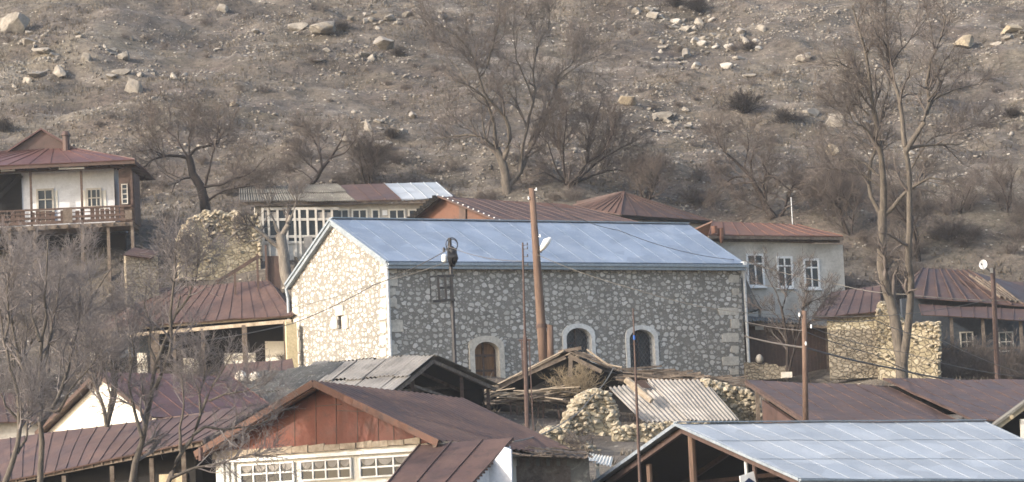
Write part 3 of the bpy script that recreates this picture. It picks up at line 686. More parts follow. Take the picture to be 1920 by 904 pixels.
for nm, x0, x1, yt, zbot, rise, sw, _ in OPEN:
    inn = arch(fr, x0, x1, yt, zbot, rise, 14, 0, .06); outp = arch(fr, x0, x1, yt, zbot, rise, 14, sw, .06)
    k = -fr.n * .5; rm = MB(); N_ = len(inn)
    for i in range(N_ - 1):
        q = [inn[i], outp[i], outp[i + 1], inn[i + 1]]; shrink = .002 if i % 2 else 0
        rm.prism([p + fr.n * shrink for p in q], k)
    if nm == 'door':
        dm = MB(); base = arch(fr, x0, x1, yt, zbot, rise, 14, .02, -.30); dm.prism(base, -fr.n * .06)
        dr = obj('door', dm, MAT['wood_door'], ch); obj('surround', rm, MAT['dressed'], dr)
        pm = MB(); L, Rr = base[0], base[-1]; ex = (Rr - L).normalized(); W = (Rr - L).length
        for f in (.04, .5, .96): pm.box(L + ex * (W * f - .05) + fr.n * .0, ex * .1, fr.n * .035, UP * 1.75)
        for zz in (.35, 1.0, 1.66): pm.box(L + ex * .05 + UP * zz, ex * (W - .1), fr.n * .03, UP * .1)
        obj('batten', pm, MAT['brown_wood'], dr)
        hm = MB(); hm.tube([L + ex * W * .56 + UP * 1.0 + fr.n * .04, L + ex * W * .56 + UP * 1.0 + fr.n * .11], .035, 8); obj('handle', hm, MAT['steel'], dr)
    else:
        wn = obj('window', rm, MAT['white_trim'], ch)
        gm_ = MB(); base = arch(fr, x0, x1, yt, zbot, rise, 14, .02, -.34); gm_.prism(base, -fr.n * .04); obj('pane', gm_, MAT['glass'], wn)
        lt = MB(); L, Rr = base[0], base[-1]; ex = (Rr - L).normalized(); W = (Rr - L).length; o0 = L + fr.n * .16; top = base[7].z - L.z
        for i in range(-9, 10):
            for s in (1, -1):
                seg = []
                for kk in range(41):
                    z = top * kk / 40; x = W / 2 + i * .2 + s * (z - top / 2) * .8
                    lim = top - rise + rise * math.sqrt(max(0, 1 - ((x - W / 2) / (W / 2)) ** 2)) if 0 < x < W else -1
                    if 0.02 < x < W - .02 and z < lim - .03: seg.append(o0 + ex * x + UP * z)
                if len(seg) > 2: lt.beam(seg[0], seg[-1], .014, .014, up=fr.n)
        obj('grille', lt, MAT['grille'], wn)
        fm = MB(); fm.box(o0 - fr.n * .1 + ex * (W / 2 - .03), ex * .06, fr.n * .04, UP * (top - .04)); fm.box(o0 - fr.n * .1 + UP * top * .62, ex * W * .49, fr.n * .035, UP * .06)
        obj('sash', fm, MAT['brown_wood'], wn)
rq = random.Random(2)
for x, y, w_, h_ in ((637, 582, 15, 20), (628, 606, 11, 24), (648, 605, 12, 24)): nm_ = MB(); nm_.prism(blob_slab(ga, x, y, w_, h_, 0, rq, .05), -ga.n * .12); obj('niche_stone', nm_, MAT['dressed'], ch)
qm = MB()
for pl, lst in ((fr, [(736, 505, 16, 14), (737, 527, 17, 19), (736, 547, 13, 12), (737, 567, 15, 17), (743, 611, 27, 24), (738, 655, 14, 21), (741, 690, 20, 16),
                      (1376, 523, 20, 15), (1379, 547, 14, 13), (1366, 584, 40, 14), (1378, 607, 17, 20), (1370, 633, 32, 18), (1378, 655, 15, 14), (1370, 677, 34, 18), (1377, 697, 18, 12), (1372, 715, 30, 12)]),
                (ga, [(719, 505, 13, 15), (720, 527, 10, 14), (719, 548, 12, 15), (720, 568, 10, 18), (718, 590, 14, 20), (719, 614, 12, 22), (718, 638, 13, 18), (719, 661, 12, 17),
                      (554, 562, 10, 14), (555, 583, 12, 15), (556, 606, 13, 20), (555, 627, 11, 15), (558, 649, 16, 22), (556, 675, 12, 18)])):
    for x, y, w_, h_ in lst: qm = MB(); qm.prism(blob_slab(pl, x, y, w_, h_, 0, rq, .022 + rq.uniform(0, .006)), -pl.n * .08); obj('quoin', qm, MAT['dressed'], ch)
Ea = fr.off(.3).p(717, 489); Eb = fr.off(.3).p(1398, 494); F0 = ga.off(.18).p(536, 532); F1 = F0 + (R1 - R0)
Ea = Ea + ga.n * (.18 - (Ea - A).dot(ga.n)); 
rf = MB(); seam_roof(rf, R0, R1, Eb, Ea, 17, .014, .05, .013, 1); ro = obj('roof', rf, MAT['church_roof'], ch)
rb = MB(); seam_roof(rb, R1, R0, F0, F1, 17, .012, .05, .05, 2); obj('roof', rb, MAT['church_roof'], ch)
tm = MB(); tm.beam(R0 + UP * .03, R1 + UP * .03, .26, .05)
dn = UP * -.19; tm.beam(Ea + dn, Eb + dn, .05, .26); tm.beam(Ea + dn + fr.n * .06 + UP * .05, Eb + dn + fr.n * .06 + UP * .05, .1, .08)
tm.box(Ea + UP * -.31 - fr.n * .02, Eb - Ea, -fr.n * .33, UP * .03)
for e in (Ea, F0): tm.beam(R0 - UP * .15, e - UP * .15, .06, .24, up=ga.n.cross(e - R0)); tm.beam(R0 - UP * .05 + ga.n * .05, e - UP * .05 + ga.n * .05, .08, .1, up=ga.n.cross(e - R0))
tm.slab([R0 - UP * .27, F0 - UP * .27, F0 - UP * .27 - ga.n * .22, R0 - UP * .27 - ga.n * .22], .03)
for e in (Eb, F1): tm.beam(R1 - UP * .15, e - UP * .15, .06, .24, up=ga.n.cross(e - R1))
obj('flashing', tm, MAT['zinc_trim'], ro)
dp = MB(); c0 = A + fr.n * .1 + ga.n * .1; dp.tube([c0 - UP * .25, c0 - UP * 1.0, V((c0.x, c0.y, 6.0))], .075, 8); obj('drainpipe', dp, MAT['pale_pipe'], ch)
dp = MB(); c1 = B + fr.n * .12 + h * .1; dp.tube([c1 + UP * .12, c1 - UP * .12, c1 - UP * .5, c1 - UP * .62], [.24, .24, .11, .08], 10); dp.tube([c1 - UP * .6, V((c1.x, c1.y, 6.2))], .07, 8)
obj('drainpipe', dp, MAT['pale_pipe'], ch)
dp = MB(); c2 = C + ga.n * .12 + g * .12; dp.tube([F0 - UP * .2, c2 - UP * .6, V((c2.x, c2.y, 6.2))], .07, 8); obj('drainpipe', dp, MAT['zinc_trim'], ch)

# ------------------------------------------------------------------ houses above and behind the church
def house_K():
    d = 138.0; pl = Pl(P(130, 400, d), (1, 0.0)); k = thing('veranda_house', 'two storey white house on posts with wooden veranda and dark red hipped roof with gablet', 'house', (P(130, 400, d).x, d, 11.0))
    wl = pl.off(-1.05); m = MB(); wall(m, wl, -260, 318, 213, 312, pl.p(130, 419).z, 4.5); obj('wall', m, MAT['white_plaster'], k)
    m = MB(); a = wl.p(-60, 330); b = wl.p(40, 330); m.box(V((a.x, a.y, pl.p(20, 418).z)) + wl.n * .01, b - a - UP * (b - a).z, wl.n * .05, UP * 2.5)  # dark panel painted as the shaded opening behind the stair beams
    m.beam(wl.p(-12, 388) + wl.n * .8, wl.p(42, 330) + wl.n * .2, .1, .2); m.beam(wl.p(-30, 388) + wl.n * .8, wl.p(22, 335) + wl.n * .2, .1, .2); obj('stair_and_shade', m, MAT['dark'], k)
    window(k, wl, 69, 354, 102, 418, 2, [.36, .68], .1, .05, 'grey_plaster', 'glass', name='door'); window(k, wl, 162, 353, 191, 390, 3, 2, .09, .05, 'grey_plaster', 'glass')
    for x0, x1 in ((100, 108), (152, 160), (191, 199)): m = MB(); a = wl.p(x0, 360); b = wl.p(x1, 360); m.box(V((a.x, a.y, wl.p(x0, 392).z)) + wl.n * .0, V((b.x - a.x, 0, 0)), wl.n * .03, UP * .9); obj('shutter', m, MAT['white_lit'], k)
    # closed timber end
    e = pl.off(-.15); m = MB(); a, b = e.p(222, 318), e.p(246, 312); m.prism([a, V((a.x, a.y, e.p(222, 418).z)), V((b.x, b.y, e.p(246, 418).z)), b], -pl.n * .12)
    m.box(V((b.x, b.y, e.p(246, 418).z)), V((.1, 0, 0)), -pl.n * 2.2, UP * 2.5); obj('end_panel', m, MAT['brown_wood'], k)
    window(k, e, 228, 345, 240, 383, 1, 4, .05, .04, 'grey_plaster')
    m = MB(); zt = pl.p(130, 389).z; zf = pl.p(130, 420).z; xl, xr = pl.p(-260, 400).x, pl.p(249, 400).x
    for zz, hh in ((zt, .09), (zt - .22, .05), (zt - .40, .12), (zt - .62, .14), (zt - .82, .08)): m.box(V((xl, d, zz - hh)), V((xr - xl, 0, 0)), V((0, .06, 0)), UP * hh)
    rr_ = random.Random(8); x = xl
    while x < xr: 
        if rr_.random() < .72: m.box(V((x, d + .03, zf + .05)), V((.2, 0, 0)), V((0, .03, 0)), UP * (zt - zf - .12 - rr_.random() * .12))
        x += .24
    m.box(V((xr - .06, d, zt - .09)), V((.06, 0, 0)), V((0, 2.1, 0)), UP * .09); m.box(V((xr - .05, d, zf)), V((.04, 0, 0)), V((0, 2.1, 0)), UP * .7)
    obj('railing', m, MAT['brown_wood'], k)
    m = MB(); p0, p1 = pl.off(.02).p(110, 390), pl.off(.02).p(150, 390); m.box(V((p0.x + .2, p0.y, zf + .05)), V((.45, 0, 0)), V((0, .02, 0)), UP * .7); obj('railing_board', m, MAT['old_wood'], k); m = MB(); p0 = pl.off(.02).p(234, 390); m.box(V((p0.x, p0.y, zf + .1)), V((.35, 0, 0)), V((0, .02, 0)), UP * .45); obj('railing_board', m, MAT['old_wood'], k)
    m = MB()
    for px in (-60, 57, 152, 246): p = pl.off(-.08).p(px, 320); post(m, p, zf, .1)
    obj('veranda_posts', m, MAT['brown_wood'], k)
    m = MB(); m.box(V((xl, d - .06, zf - .22)), V((xr - xl, 0, 0)), V((0, 2.4, 0)), UP * .18)
    x = xl
    while x < xr: m.box(V((x, d - .2, zf - .15)), V((.09, 0, 0)), V((0, .13, 0)), UP * .12); x += .55
    obj('floor_deck', m, MAT['old_wood'], k)
    for px in (-50, 18, 64, 154, 203, 248):
        m = MB(); p = pl.off(-.1).p(px, 424); post(m, V((p.x, p.y, zf - .22)), 11.0, .15); obj('stilt', m, MAT['old_wood'], k)
    m = MB(); a = pl.off(-2.3).p(-260, 430); b = pl.off(-2.3).p(235, 430); m.box(V((a.x, a.y, 11)), V((b.x - a.x, 0, 0)), V((0, .3, 0)), UP * (zf - .3 - 11)); obj('undercroft_wall', m, MAT['dark'], k)  # near-black colour puts the shade under the floor into this wall
    # roof: front hip slope, gablet, back
    ze = pl.p(125, 307).z; o = .45; el = V((pl.p(-260, 300).x, d - o, ze)); er = V((pl.p(249, 300).x + .15, d - o, ze)); D = 8.0
    cx = P(78, 285, d + 2.2).x; zg = ze + 1.05; zr = ze + 2.05; yg = d + 2.1
    gl, gr = V((cx - 1.55, yg, zg)), V((cx + 1.55, yg, zg)); apex = V((cx + .05, yg - .15, zr)); ap2 = V((cx + .05, yg + 3.4, zr)); bl, br = el + V((0, D, 0)), er + V((0, D, 0))
    gl2, gr2 = gl + V((0, 3.4, 0)), gr + V((0, 3.4, 0))
    m = MB(); seam_roof(m, gl, gr, er, el, 13, .03, .05, .03, 4); seam_roof(m, gr, gr2, br, er, 6, .03, .05, .05, 5); seam_roof(m, gl2, gl, el, bl, 6, .03, .05, .05, 5); seam_roof(m, gr2, gl2, bl, br, 6, .03, .05, .05)
    seam_roof(m, apex, ap2, gr2 + V((.18, 0, -.1)), gr + V((.18, -.25, -.1)), 4, .02); seam_roof(m, ap2, apex, gl + V((-.18, -.25, -.1)), gl2 + V((-.18, 0, -.1)), 4, .02)
    ro = obj('roof', m, MAT['maroon'], k)
    m = MB(); m.prism([gl, gr, apex + V((0, .15, -.06))], V((0, .1, 0))); obj('gablet', m, MAT['rust_red'], ro)
    m = MB(); c_ = V((P(125, 270, d + 2).x, d + 1.8, ze + .7)); m.tube([c_, c_ + UP * .95], .17, 10); m.tube([c_ + UP * .93, c_ + UP * .99, c_ + UP * 1.15], [.24, .24, .12], 10); obj('chimney', m, MAT['rust_red'], ro)
    m = MB(); m.box(el + V((0, .04, -.2)), er - el, V((0, .06, 0)), UP * .17); m.box(el + V((0, .75, -.28)), er - el, V((0, .12, 0)), UP * .16)
    x = el.x
    while x < er.x: m.box(V((x, el.y + .12, ze - .2)), V((.08, 0, 0)), V((0, 1.8, 0)), UP * .12); x += .6
    obj('eave_beam', m, MAT['brown_wood'], k); m = MB(); a = pl.off(.1).p(110, 316); b = pl.off(.1).p(158, 315); m.beam(a, b, .05, .09); a = pl.off(.1).p(2, 320); b = pl.off(.1).p(28, 319); m.beam(a, b, .05, .09); obj('strip_light', m, MAT['white_enamel'], k)
house_K()

def house_J():
    d = 142.0; pl = Pl(P(640, 370, d), hd(.12)); k = thing('long_house', 'long low house with patchwork roof of grey corrugated, brown and light blue sheets', 'house', (P(640, 370, d).x, d, 12.3))
    bk = pl.off(-3.4); ft = pl.off(.35)
    T = [bk.p(449, 354), bk.p(632, 348), bk.p(720, 344), bk.p(818, 342)]; Bt = [ft.p(449, 376), ft.p(664, 377), ft.p(753, 375), ft.p(849, 368)]
    m = MB(); sheets_roof(m, T[0], T[1], Bt[1], Bt[0], 7, 2, 7, 3, .03, .12); ro = obj('roof', m, MAT['asbestos_old'], k, 'old grey corrugated section of the roof')
    m = MB(); seam_roof(m, T[1], T[2], Bt[2], Bt[1], 3, .03); obj('roof', m, MAT['rust_red'], k, 'brown sheet section of the roof')
    m = MB(); seam_roof(m, T[2], T[3], Bt[3], Bt[2], 4, .02); obj('roof', m, MAT['metal'], k, 'light blue grey sheet section of the roof')
    e3 = ft.p(862, 370) - pl.n * .5; m = MB(); m.slab([T[3], Bt[3], e3, T[3] - pl.n * .3 + pl.d * .1], .05); obj('roof_edge', m, MAT['rust_red'], k)
    wl = pl.off(-.3); m = MB(); wall(m, wl, 478, 386, 840, 380, 11.0, 3.0); obj('wall', m, MAT['grey_plaster'], k)
    m = MB(); a, b = ft.p(449, 382), ft.p(846, 374); m.beam(a - pl.n * .1, b - pl.n * .1, .1, .14); 
    for i in range(28): q = lerp(a, b, i / 27); m.beam(q - UP * .04, q - pl.n * .8 + UP * .12, .08, .1)
    obj('eave_beam', m, MAT['old_wood'], k)
    for x0, x1, nx in ((626, 655, 2), (659, 689, 2), (696, 712, 1), (728, 760, 2), (765, 795, 2)): window(k, wl, x0, 392, x1, 412, nx, 1, .08, .06, 'white_lit')
    m = MB(); q = wl.p(717, 404); m.box(q + pl.n * .02, pl.d * .25, pl.n * .03, UP * .25); obj('meter_box', m, MAT['white_enamel'], k)
    # glazed veranda on the left
    vp = wl.off(.5); m = MB(); a, b = vp.p(492, 392), vp.p(640, 392)
    for y in (392, 412, 444, 455): p, q = vp.p(490, y), vp.p(636, y - 1); m.beam(p, q, .08, .12)
    for x in (492, 503, 520, 537, 552, 561, 576, 592, 606, 622): p = vp.p(x, 392); post(m, p, vp.p(x, 482).z, .11)
    obj('veranda_frame', m, MAT['grey_plaster'], k)
    m = MB(); wall(m, vp.off(-.1), 491, 394, 634, 394, vp.p(560, 456).z, .05); obj('veranda_pane', m, MAT['glass'], k)
    m = MB(); wall(m, vp.off(-.03), 491, 457, 634, 456, 11.3, .1); obj('veranda_base', m, MAT['grey_plaster'], k)
    m = MB(); p = vp.p(568, 410); m.box(V((p.x, p.y, vp.p(568, 480).z)) + pl.n * .06, pl.d * .42, pl.n * .05, UP * .95); obj('door', m, MAT['asbestos'], k)
    m = MB(); wall(m, vp.off(-.02), 496, 398, 520, 398, vp.p(500, 411).z, .03); obj('veranda_panel', m, MAT['asbestos'], k); m = MB(); wall(m, vp.off(.0), 596, 398, 622, 398, vp.p(600, 411).z, .03); obj('veranda_panel', m, MAT['asbestos'], k)
house_J()

def roofs_behind():
    d = 140.0; A_ = P(829, 368, d); al = .72; hh = hd(al); gg = V((hh.y, -hh.x, 0))
    gp = Pl(A_, gg); E1 = gp.p(985, 432); E0 = gp.p(748, 436); rp = Pl(A_, hh); R1_ = rp.p(1085, 387); F1_ = Pl(E1, hh).p(1230, 425)
    k = thing('gabled_house', 'house with red brown sheet roof and orange gable showing above the church ridge', 'house', (A_.x, A_.y + 2, 12.2))
    m = MB(); o = -hh * .3; seam_roof(m, A_ + o, R1_, F1_, E1 + o, 12, .03, .05, .02, 7); F0_ = E0 + (R1_ - A_); seam_roof(m, R1_, A_ + o, E0 + o, F0_, 12, .04); obj('roof', m, MAT['rust_red'], k)
    m = MB(); q = hh * .15; m.prism([A_ + q - UP * .05, E0 + q, V((E0.x, E0.y, 12.2)) + q, V((E1.x, E1.y, 12.2)) + q, E1 + q - UP * .05], hh * 8.0); obj('wall', m, MAT['rust_orange'], k)
    m = MB(); m.beam(A_ + o * 1.2 - UP * .1, E0 + o * 1.2 - UP * .1, .1, .2)
    for i in range(14): p = lerp(A_, E0, (i + .5) / 14) + o * 1.35; m.box(p - V((.1, .1, .12)), V((.2, 0, 0)), V((0, .1, 0)), UP * .2)
    obj('bargeboard', m, MAT['dark'], k)
    m = MB()
    for i in range(16): p = lerp(A_, E1, i / 16) + o * 1.1 + UP * .05; m.box(p, V((.07, 0, 0)), V((0, .07, 0)), UP * .05)
    obj('rake_nails', m, MAT['white_enamel'], k)
    m = MB(); p = gp.off(-.1).p(868, 394); a = gp.n * .03; m.prism([gp.off(-.1).p(862, 380), gp.off(-.1).p(862, 418), gp.off(-.1).p(874, 418), gp.off(-.1).p(874, 384)], gp.n * .04); obj('gable_patch', m, MAT['rust'], k)
    # the hipped roof to the right of it
    d2 = 145.0; ap = P(1170, 360, d2 + 3.5); Fc = P(1164, 402, d2); Lc = P(1058, 385, d2 + 4.6); Rc = P(1336, 414, d2 + 3.2); Bc = Lc + Rc - Fc
    k = thing('hipped_house', 'house with dark brown hipped pyramid roof and ribbed left slope behind the church ridge', 'house', (Fc.x, Fc.y + 3, 12.6))
    m = MB(); e = V((0, 0, .0)); ap1 = ap + V((.02, 0, 0)); seam_roof(m, ap, ap1, Fc, Lc, 9, .03, .05, .09, 3); ro = obj('roof', m, MAT['rust_red'], k)
    m = MB(); seam_roof(m, ap, ap1, Rc, Fc, 6, .03, .05, .04, 3); seam_roof(m, ap, ap1, Bc, Rc, 6, .03); seam_roof(m, ap, ap1, Lc, Bc, 6, .03); obj('roof', m, MAT['rust'], k)
    ctr = (Fc + Bc) / 2; i_ = lambda p: lerp(p, V((ctr.x, ctr.y, p.z)), .12) - UP * .1
    m = MB(); cs = [i_(Fc), i_(Rc), i_(Bc), i_(Lc)]; zb_ = 12.4
    for a, b in zip(cs, cs[1:] + cs[:1]): m.prism([a, V((a.x, a.y, zb_)), V((b.x, b.y, zb_)), b], (V((ctr.x, ctr.y, 0)) - V(((a.x + b.x) / 2, (a.y + b.y) / 2, 0))).normalized() * .25)
    obj('wall', m, MAT['grey_plaster'], k)
    m = MB(); 
    for a, b in ((Fc, Rc), (Fc, Lc)): m.beam(a - UP * .12, b - UP * .12, .1, .16); 
    for i in range(14): q = lerp(Fc, Rc, (i + .5) / 14) - UP * .1; m.beam(q, lerp(q, V((ctr.x, ctr.y, q.z + .1)), .2), .07, .1)
    obj('eave_beam', m, MAT['dark'], k)
roofs_behind()

def house_H():
    al = .42; C0 = P(1460, 505, 136.5); pl = Pl(C0, hd(al)); k = thing('white_house', 'whitewashed house with three white framed windows and rusty roof right of the church', 'house', (C0.x, C0.y, 9.6))
    m = MB(); a, b = pl.p(1330, 449), pl.p(1580, 459); zb_ = 9.0
    m.prism([a, V((a.x, a.y, zb_)), V((b.x, b.y, zb_)), b], -pl.n * 5.0); obj('wall', m, MAT['grey_plaster'], k)
    for x0, y0, x1, y1 in ((1399, 476, 1432, 538), (1456, 481, 1486, 540), (1506, 485, 1536, 542)): window(k, pl, x0, y0, x1, y1, 2, [.70], .10, .07, 'white_paint', sill=True, off=.02)
    ft = pl.off(.45); bk = pl.off(-2.6); a, b = ft.p(1328, 440), ft.p(1581, 443); t0, t1 = bk.p(1335, 415), bk.p(1497, 421); 
    m = MB(); seam_roof(m, t0, t1, b, a, 9, .03, .05, .04, 9); rb_ = bk.off(-2.6); c_, d_ = b - pl.n * 6, a - pl.n * 6; seam_roof(m, t1, t0, d_, c_, 6, .03); m.slab([t1, b, c_], .05); obj('roof', m, MAT['rust_orange'], k)
    m = MB(); m.beam(a - UP * .12, b - UP * .12, .08, .14)
    for i in range(22): q = lerp(a, b, (i + .3) / 22) - UP * .12; m.beam(q, q - pl.n * .5, .1, .12)
    m.beam(a - UP * .2 - pl.n * .35, b - UP * .2 - pl.n * .35, .1, .16); obj('eave_beam', m, MAT['old_wood'], k)
    m = MB(); c_ = ft.p(1352, 440); m.tube([c_ + UP * .3, c_ - UP * .1, c_ - UP * .4], [.16, .16, .05], 8); c_ = ft.p(1339, 428); m.tube([c_ + UP * .1, c_ - UP * .25], .14, 8); obj('gutter_funnel', m, MAT['rust_orange'], k)
    m = MB(); p = bk.p(1486, 421); m.tube([p - UP * .2, p + UP * 1.35], .025, 6); obj('flue_pipe', m, MAT['pale_pipe'], k)
house_H()

def shed_right():
    d = 131.5; pl = Pl(P(1470, 640, d), hd(.06)); k = thing('rusty_shed', 'dark rusty sheet shed with thin flat roof standing against the church corner', 'shed', (P(1470, 640, d).x, d, 6.6))
    m = MB(); wall(m, pl, 1385, 604, 1551, 609, 6.2, .08); ro = m; 
    for i in range(26): p = pl.p(1390 + i * 6.3, 612); m.box(V((p.x, p.y, 6.3)) + pl.n * .0, pl.d * .03, pl.n * .03, UP * (p.z - 6.3))
    obj('wall', m, MAT['rust'], k)
    m = MB(); ft, bk = pl.off(.7), pl.off(-2.5); a, b = ft.p(1388, 602), ft.p(1578, 610); c_, d_ = bk.p(1388, 592), bk.p(1560, 598); corr_roof(m, c_, d_, b, a, 26, .025, 4, .12, .02, 5, .03); obj('roof', m, MAT['asbestos_old'], k)
    m = MB(); m.beam(ft.p(1388, 607), ft.p(1560, 614), .12, .12); p = ft.off(-.5).p(1549, 612); post(m, p, 6.2, .1); obj('post', m, MAT['old_wood'], k)
    m = MB(); p = pl.off(.04).p(1416, 619); m.box(p, pl.d * .4, pl.n * .04, UP * .2); obj('white_plate', m, MAT['white_enamel'], k)
    m = MB(); p = pl.off(.06).p(1412, 612); m.box(p, pl.d * .5, pl.n * .04, UP * .25); obj('shelf_board', m, MAT['tan_wood'], k)
    # brushwood lean-to by the church corner
    m = MB(); pl2 = Pl(P(1400, 560, 134), hd(.62)); corr_roof(m, pl2.off(-1.2).p(1385, 522), pl2.off(-1.2).p(1398, 522), pl2.off(.4).p(1428, 578), pl2.off(.4).p(1385, 590), 6, .03, 6, .1, .15, 3); 
    m.beam(pl2.off(.3).p(1424, 580), V((pl2.off(.3).p(1424, 580).x, pl2.off(.3).p(1424, 580).y, 8.0)), .12); single('thatched_lean_to', m, MAT['asbestos_old'], 'small dark thatched lean-to roof tucked between the church corner and the white house', 'lean-to')
    m = MB(); q = Pl(P(1440, 690, 128.8), hd(.05)); r = random.Random(4)
    xs = [1397 + i * 4.2 for i in range(20)]; tops = [q.p(x, 681 + r.uniform(-3, 3) + (4 if x > 1440 else 0)) for x in xs]
    m.prism([V((tops[0].x, tops[0].y, 6.2))] + [V((tops[-1].x, tops[-1].y, 6.2))] + tops[::-1], -q.n * .5); single('dry_stone_wall', m, MAT['rubble_grey'], 'low grey dry stone wall in front of the rusty shed', 'stone wall')
    m = MB(); m.sm = True; c_ = P(1424, 672, 128.8); m.tube([c_ - UP * .22, c_ - UP * .12, c_ + UP * .02, c_ + UP * .14, c_ + UP * .18], [.1, .17, .18, .11, .03], 9); single('round_stone', m, MAT['rock'], 'round pale stone lying on top of the low grey dry stone wall', 'stone')
    m = MB(); a = P(1466, 700, 126); m.box(V((a.x, a.y, 6.1)), V((.45, 0, 0)), V((0, .5, 0)), UP * (P(1466, 700, 126).z - 6.1 + .05)); b = P(1506, 702, 120); single('pale_block', m, MAT['dressed'], 'pale square block standing at the end of the low grey stone wall', 'block')
shed_right()

def stone_walls():
    d = 127.5; pa = Pl(P(1600, 640, d), hd(-.05)); pb = Pl(P(1645, 640, d - .1), hd(-1.02))
    r = random.Random(6)
    def ragged(pl, spec, zb_, th, mat, label, name='stone_wall'):
        m = MB(); pts = []
        for (x0, y0), (x1, y1) in zip(spec, spec[1:]):
            n = max(int(abs(x1 - x0) / 5), 1)
            for i in range(n): t_ = i / n; pts.append(pl.p(x0 + (x1 - x0) * t_ + r.uniform(-.6, .6), y0 + (y1 - y0) * t_ + r.uniform(-2.2, 2.2)))
        pts.append(pl.p(*spec[-1])); m.prism([V((pts[0].x, pts[0].y, zb_)), V((pts[-1].x, pts[-1].y, zb_))] + pts[::-1], -pl.n * th); return m
    k = thing('stone_barn', 'flat yellowish stone barn wall under a brown seamed roof, beside the rusty shed', 'ruin', (pa.A.x, pa.A.y, 6.3))
    obj('wall', ragged(pa, [(1551, 592), (1600, 588), (1646, 584)], 6.0, .6, 'rubble', ''), MAT['rubble'], k)
    m = MB(); q = pa.off(.05); pts = [q.p(1552 + i * 6, 617 + r.uniform(-3, 3)) for i in range(16)]; m.prism([V((pts[0].x, pts[0].y, 6.0)), V((pts[-1].x, pts[-1].y, 6.0))] + pts[::-1], -pa.n * .08); obj('plaster', m, MAT['rubble_grey'], k)
    ft, bk = pa.off(.3), pa.off(-3.2); m = MB(); seam_roof(m, bk.p(1560, 548), bk.p(1650, 535), ft.p(1652, 583), ft.p(1522, 596), 6, .06, .05, .05, 3); obj('roof', m, MAT['rust'], k)
    m = MB(); a, b = ft.p(1522, 600), ft.p(1640, 590); m.beam(a - pa.n * .2, b - pa.n * .2, .1, .1); obj('eave_beam', m, MAT['old_wood'], k)
    wb = Pl(P(1645, 640, 126.8), hd(-.35)); stone_heap('stepped_stone_wall', 'sunlit yellow stone wall with stepped ragged top standing behind the twin stemmed tree', [(1643, 640), (1644, 572), (1652, 566), (1664, 574), (1678, 582), (1690, 602), (1702, 608), (1730, 604), (1748, 606), (1759, 604), (1761, 630), (1758, 680)], 126.8, .6, -.35, 120, 31, (.07, .16))
stone_walls()

def house_R():
    d = 132.0; pl = Pl(P(1800, 600, d), hd(.12)); k = thing('brushy_house', 'house with broken dark brown hipped roof and shaded porch behind tangled brush', 'house', (P(1800, 600, d).x, d, 7.0))
    ft, bk = pl.off(.2), pl.off(-3.6); m = MB()
    t0, t1 = bk.p(1730, 503), bk.p(1816, 507); e0, e1 = ft.p(1703, 556), ft.p(1925, 574); lb = bk.off(-3).p(1690, 535)
    def holefn(u, v, p): return .05 * mnoise.noise(p * .6) - (.18 if (.62 < u < .80 and .35 < v < .55) else 0)
    m.patch(t0, t1, e1, e0, 24, 12, holefn, .04); nr_ = 0
    for i in range(9): 
        u = i / 8; m.beam(lerp(t0, t1, u) + UP * .04, lerp(e0, e1, u) + UP * .04, .05, .06)
    m.slab([t0, lb, e0], .04); m.slab([t1, e1, bk.off(-3).p(1950, 545)], .04); obj('roof', m, MAT['rust'], k)
    m = MB(); 
    for i in range(5): a = bk.p(1805 + i * 9, 520 + i * 5) + pl.n * (1.2 + i * .3); m.beam(a, ft.p(1880 + i * 10, 556 + i * 3) - pl.n * .3, .08, .1)
    obj('rafter', m, MAT['old_wood'], k)
    q = pl.off(1.9); m = MB(); a, b = ft.p(1722, 567), ft.p(1925, 575); c_, d_ = q.p(1925, 600), q.p(1728, 590); seam_roof(m, a - UP * .1, b - UP * .1, c_, d_, 8, .06, .04, .04, 5); obj('porch_roof', m, MAT['rust'], k)
    m = MB(); wall(m, pl.off(-1.2), 1690, 560, 1935, 566, 6.4, .3); obj('wall', m, MAT['blue_paint'], k)
    for x0, x1 in ((1800, 1825), (1872, 1900)): window(k, pl.off(-1.2), x0, 622, x1, 660, 2, 2, .06, .04, 'grey_plaster')
    for px in (1783, 1842, 1913): m = MB(); p = pl.off(1.6).p(px, 596); post(m, p, 6.6, .14); obj('post', m, MAT['old_wood'], k)
    m = MB(); p, r_ = pl.off(1.6).p(1730, 655), pl.off(1.6).p(1925, 652)
    for z in (0, -.35): m.beam(p + UP * z, r_ + UP * z, .06, .1)
    obj('porch_rail', m, MAT['old_wood'], k)
    d2 = 139; pl2 = Pl(P(1900, 540, d2), hd(.1)); k = thing('rear_shed', 'rusty roofed shed at the right edge behind the broken hipped roof', 'shed', (P(1900, 540, d2).x, d2, 8.5))
    m = MB(); f2, b2 = pl2.off(1), pl2.off(-2); seam_roof(m, b2.p(1868, 527), b2.p(1990, 530), f2.p(1990, 556), f2.p(1872, 552), 5, .04); obj('roof', m, MAT['rust'], k)
    m = MB(); wall(m, pl2.off(.3), 1875, 552, 1990, 556, 7.8, 2); obj('wall', m, MAT['blue_paint'], k)
house_R()

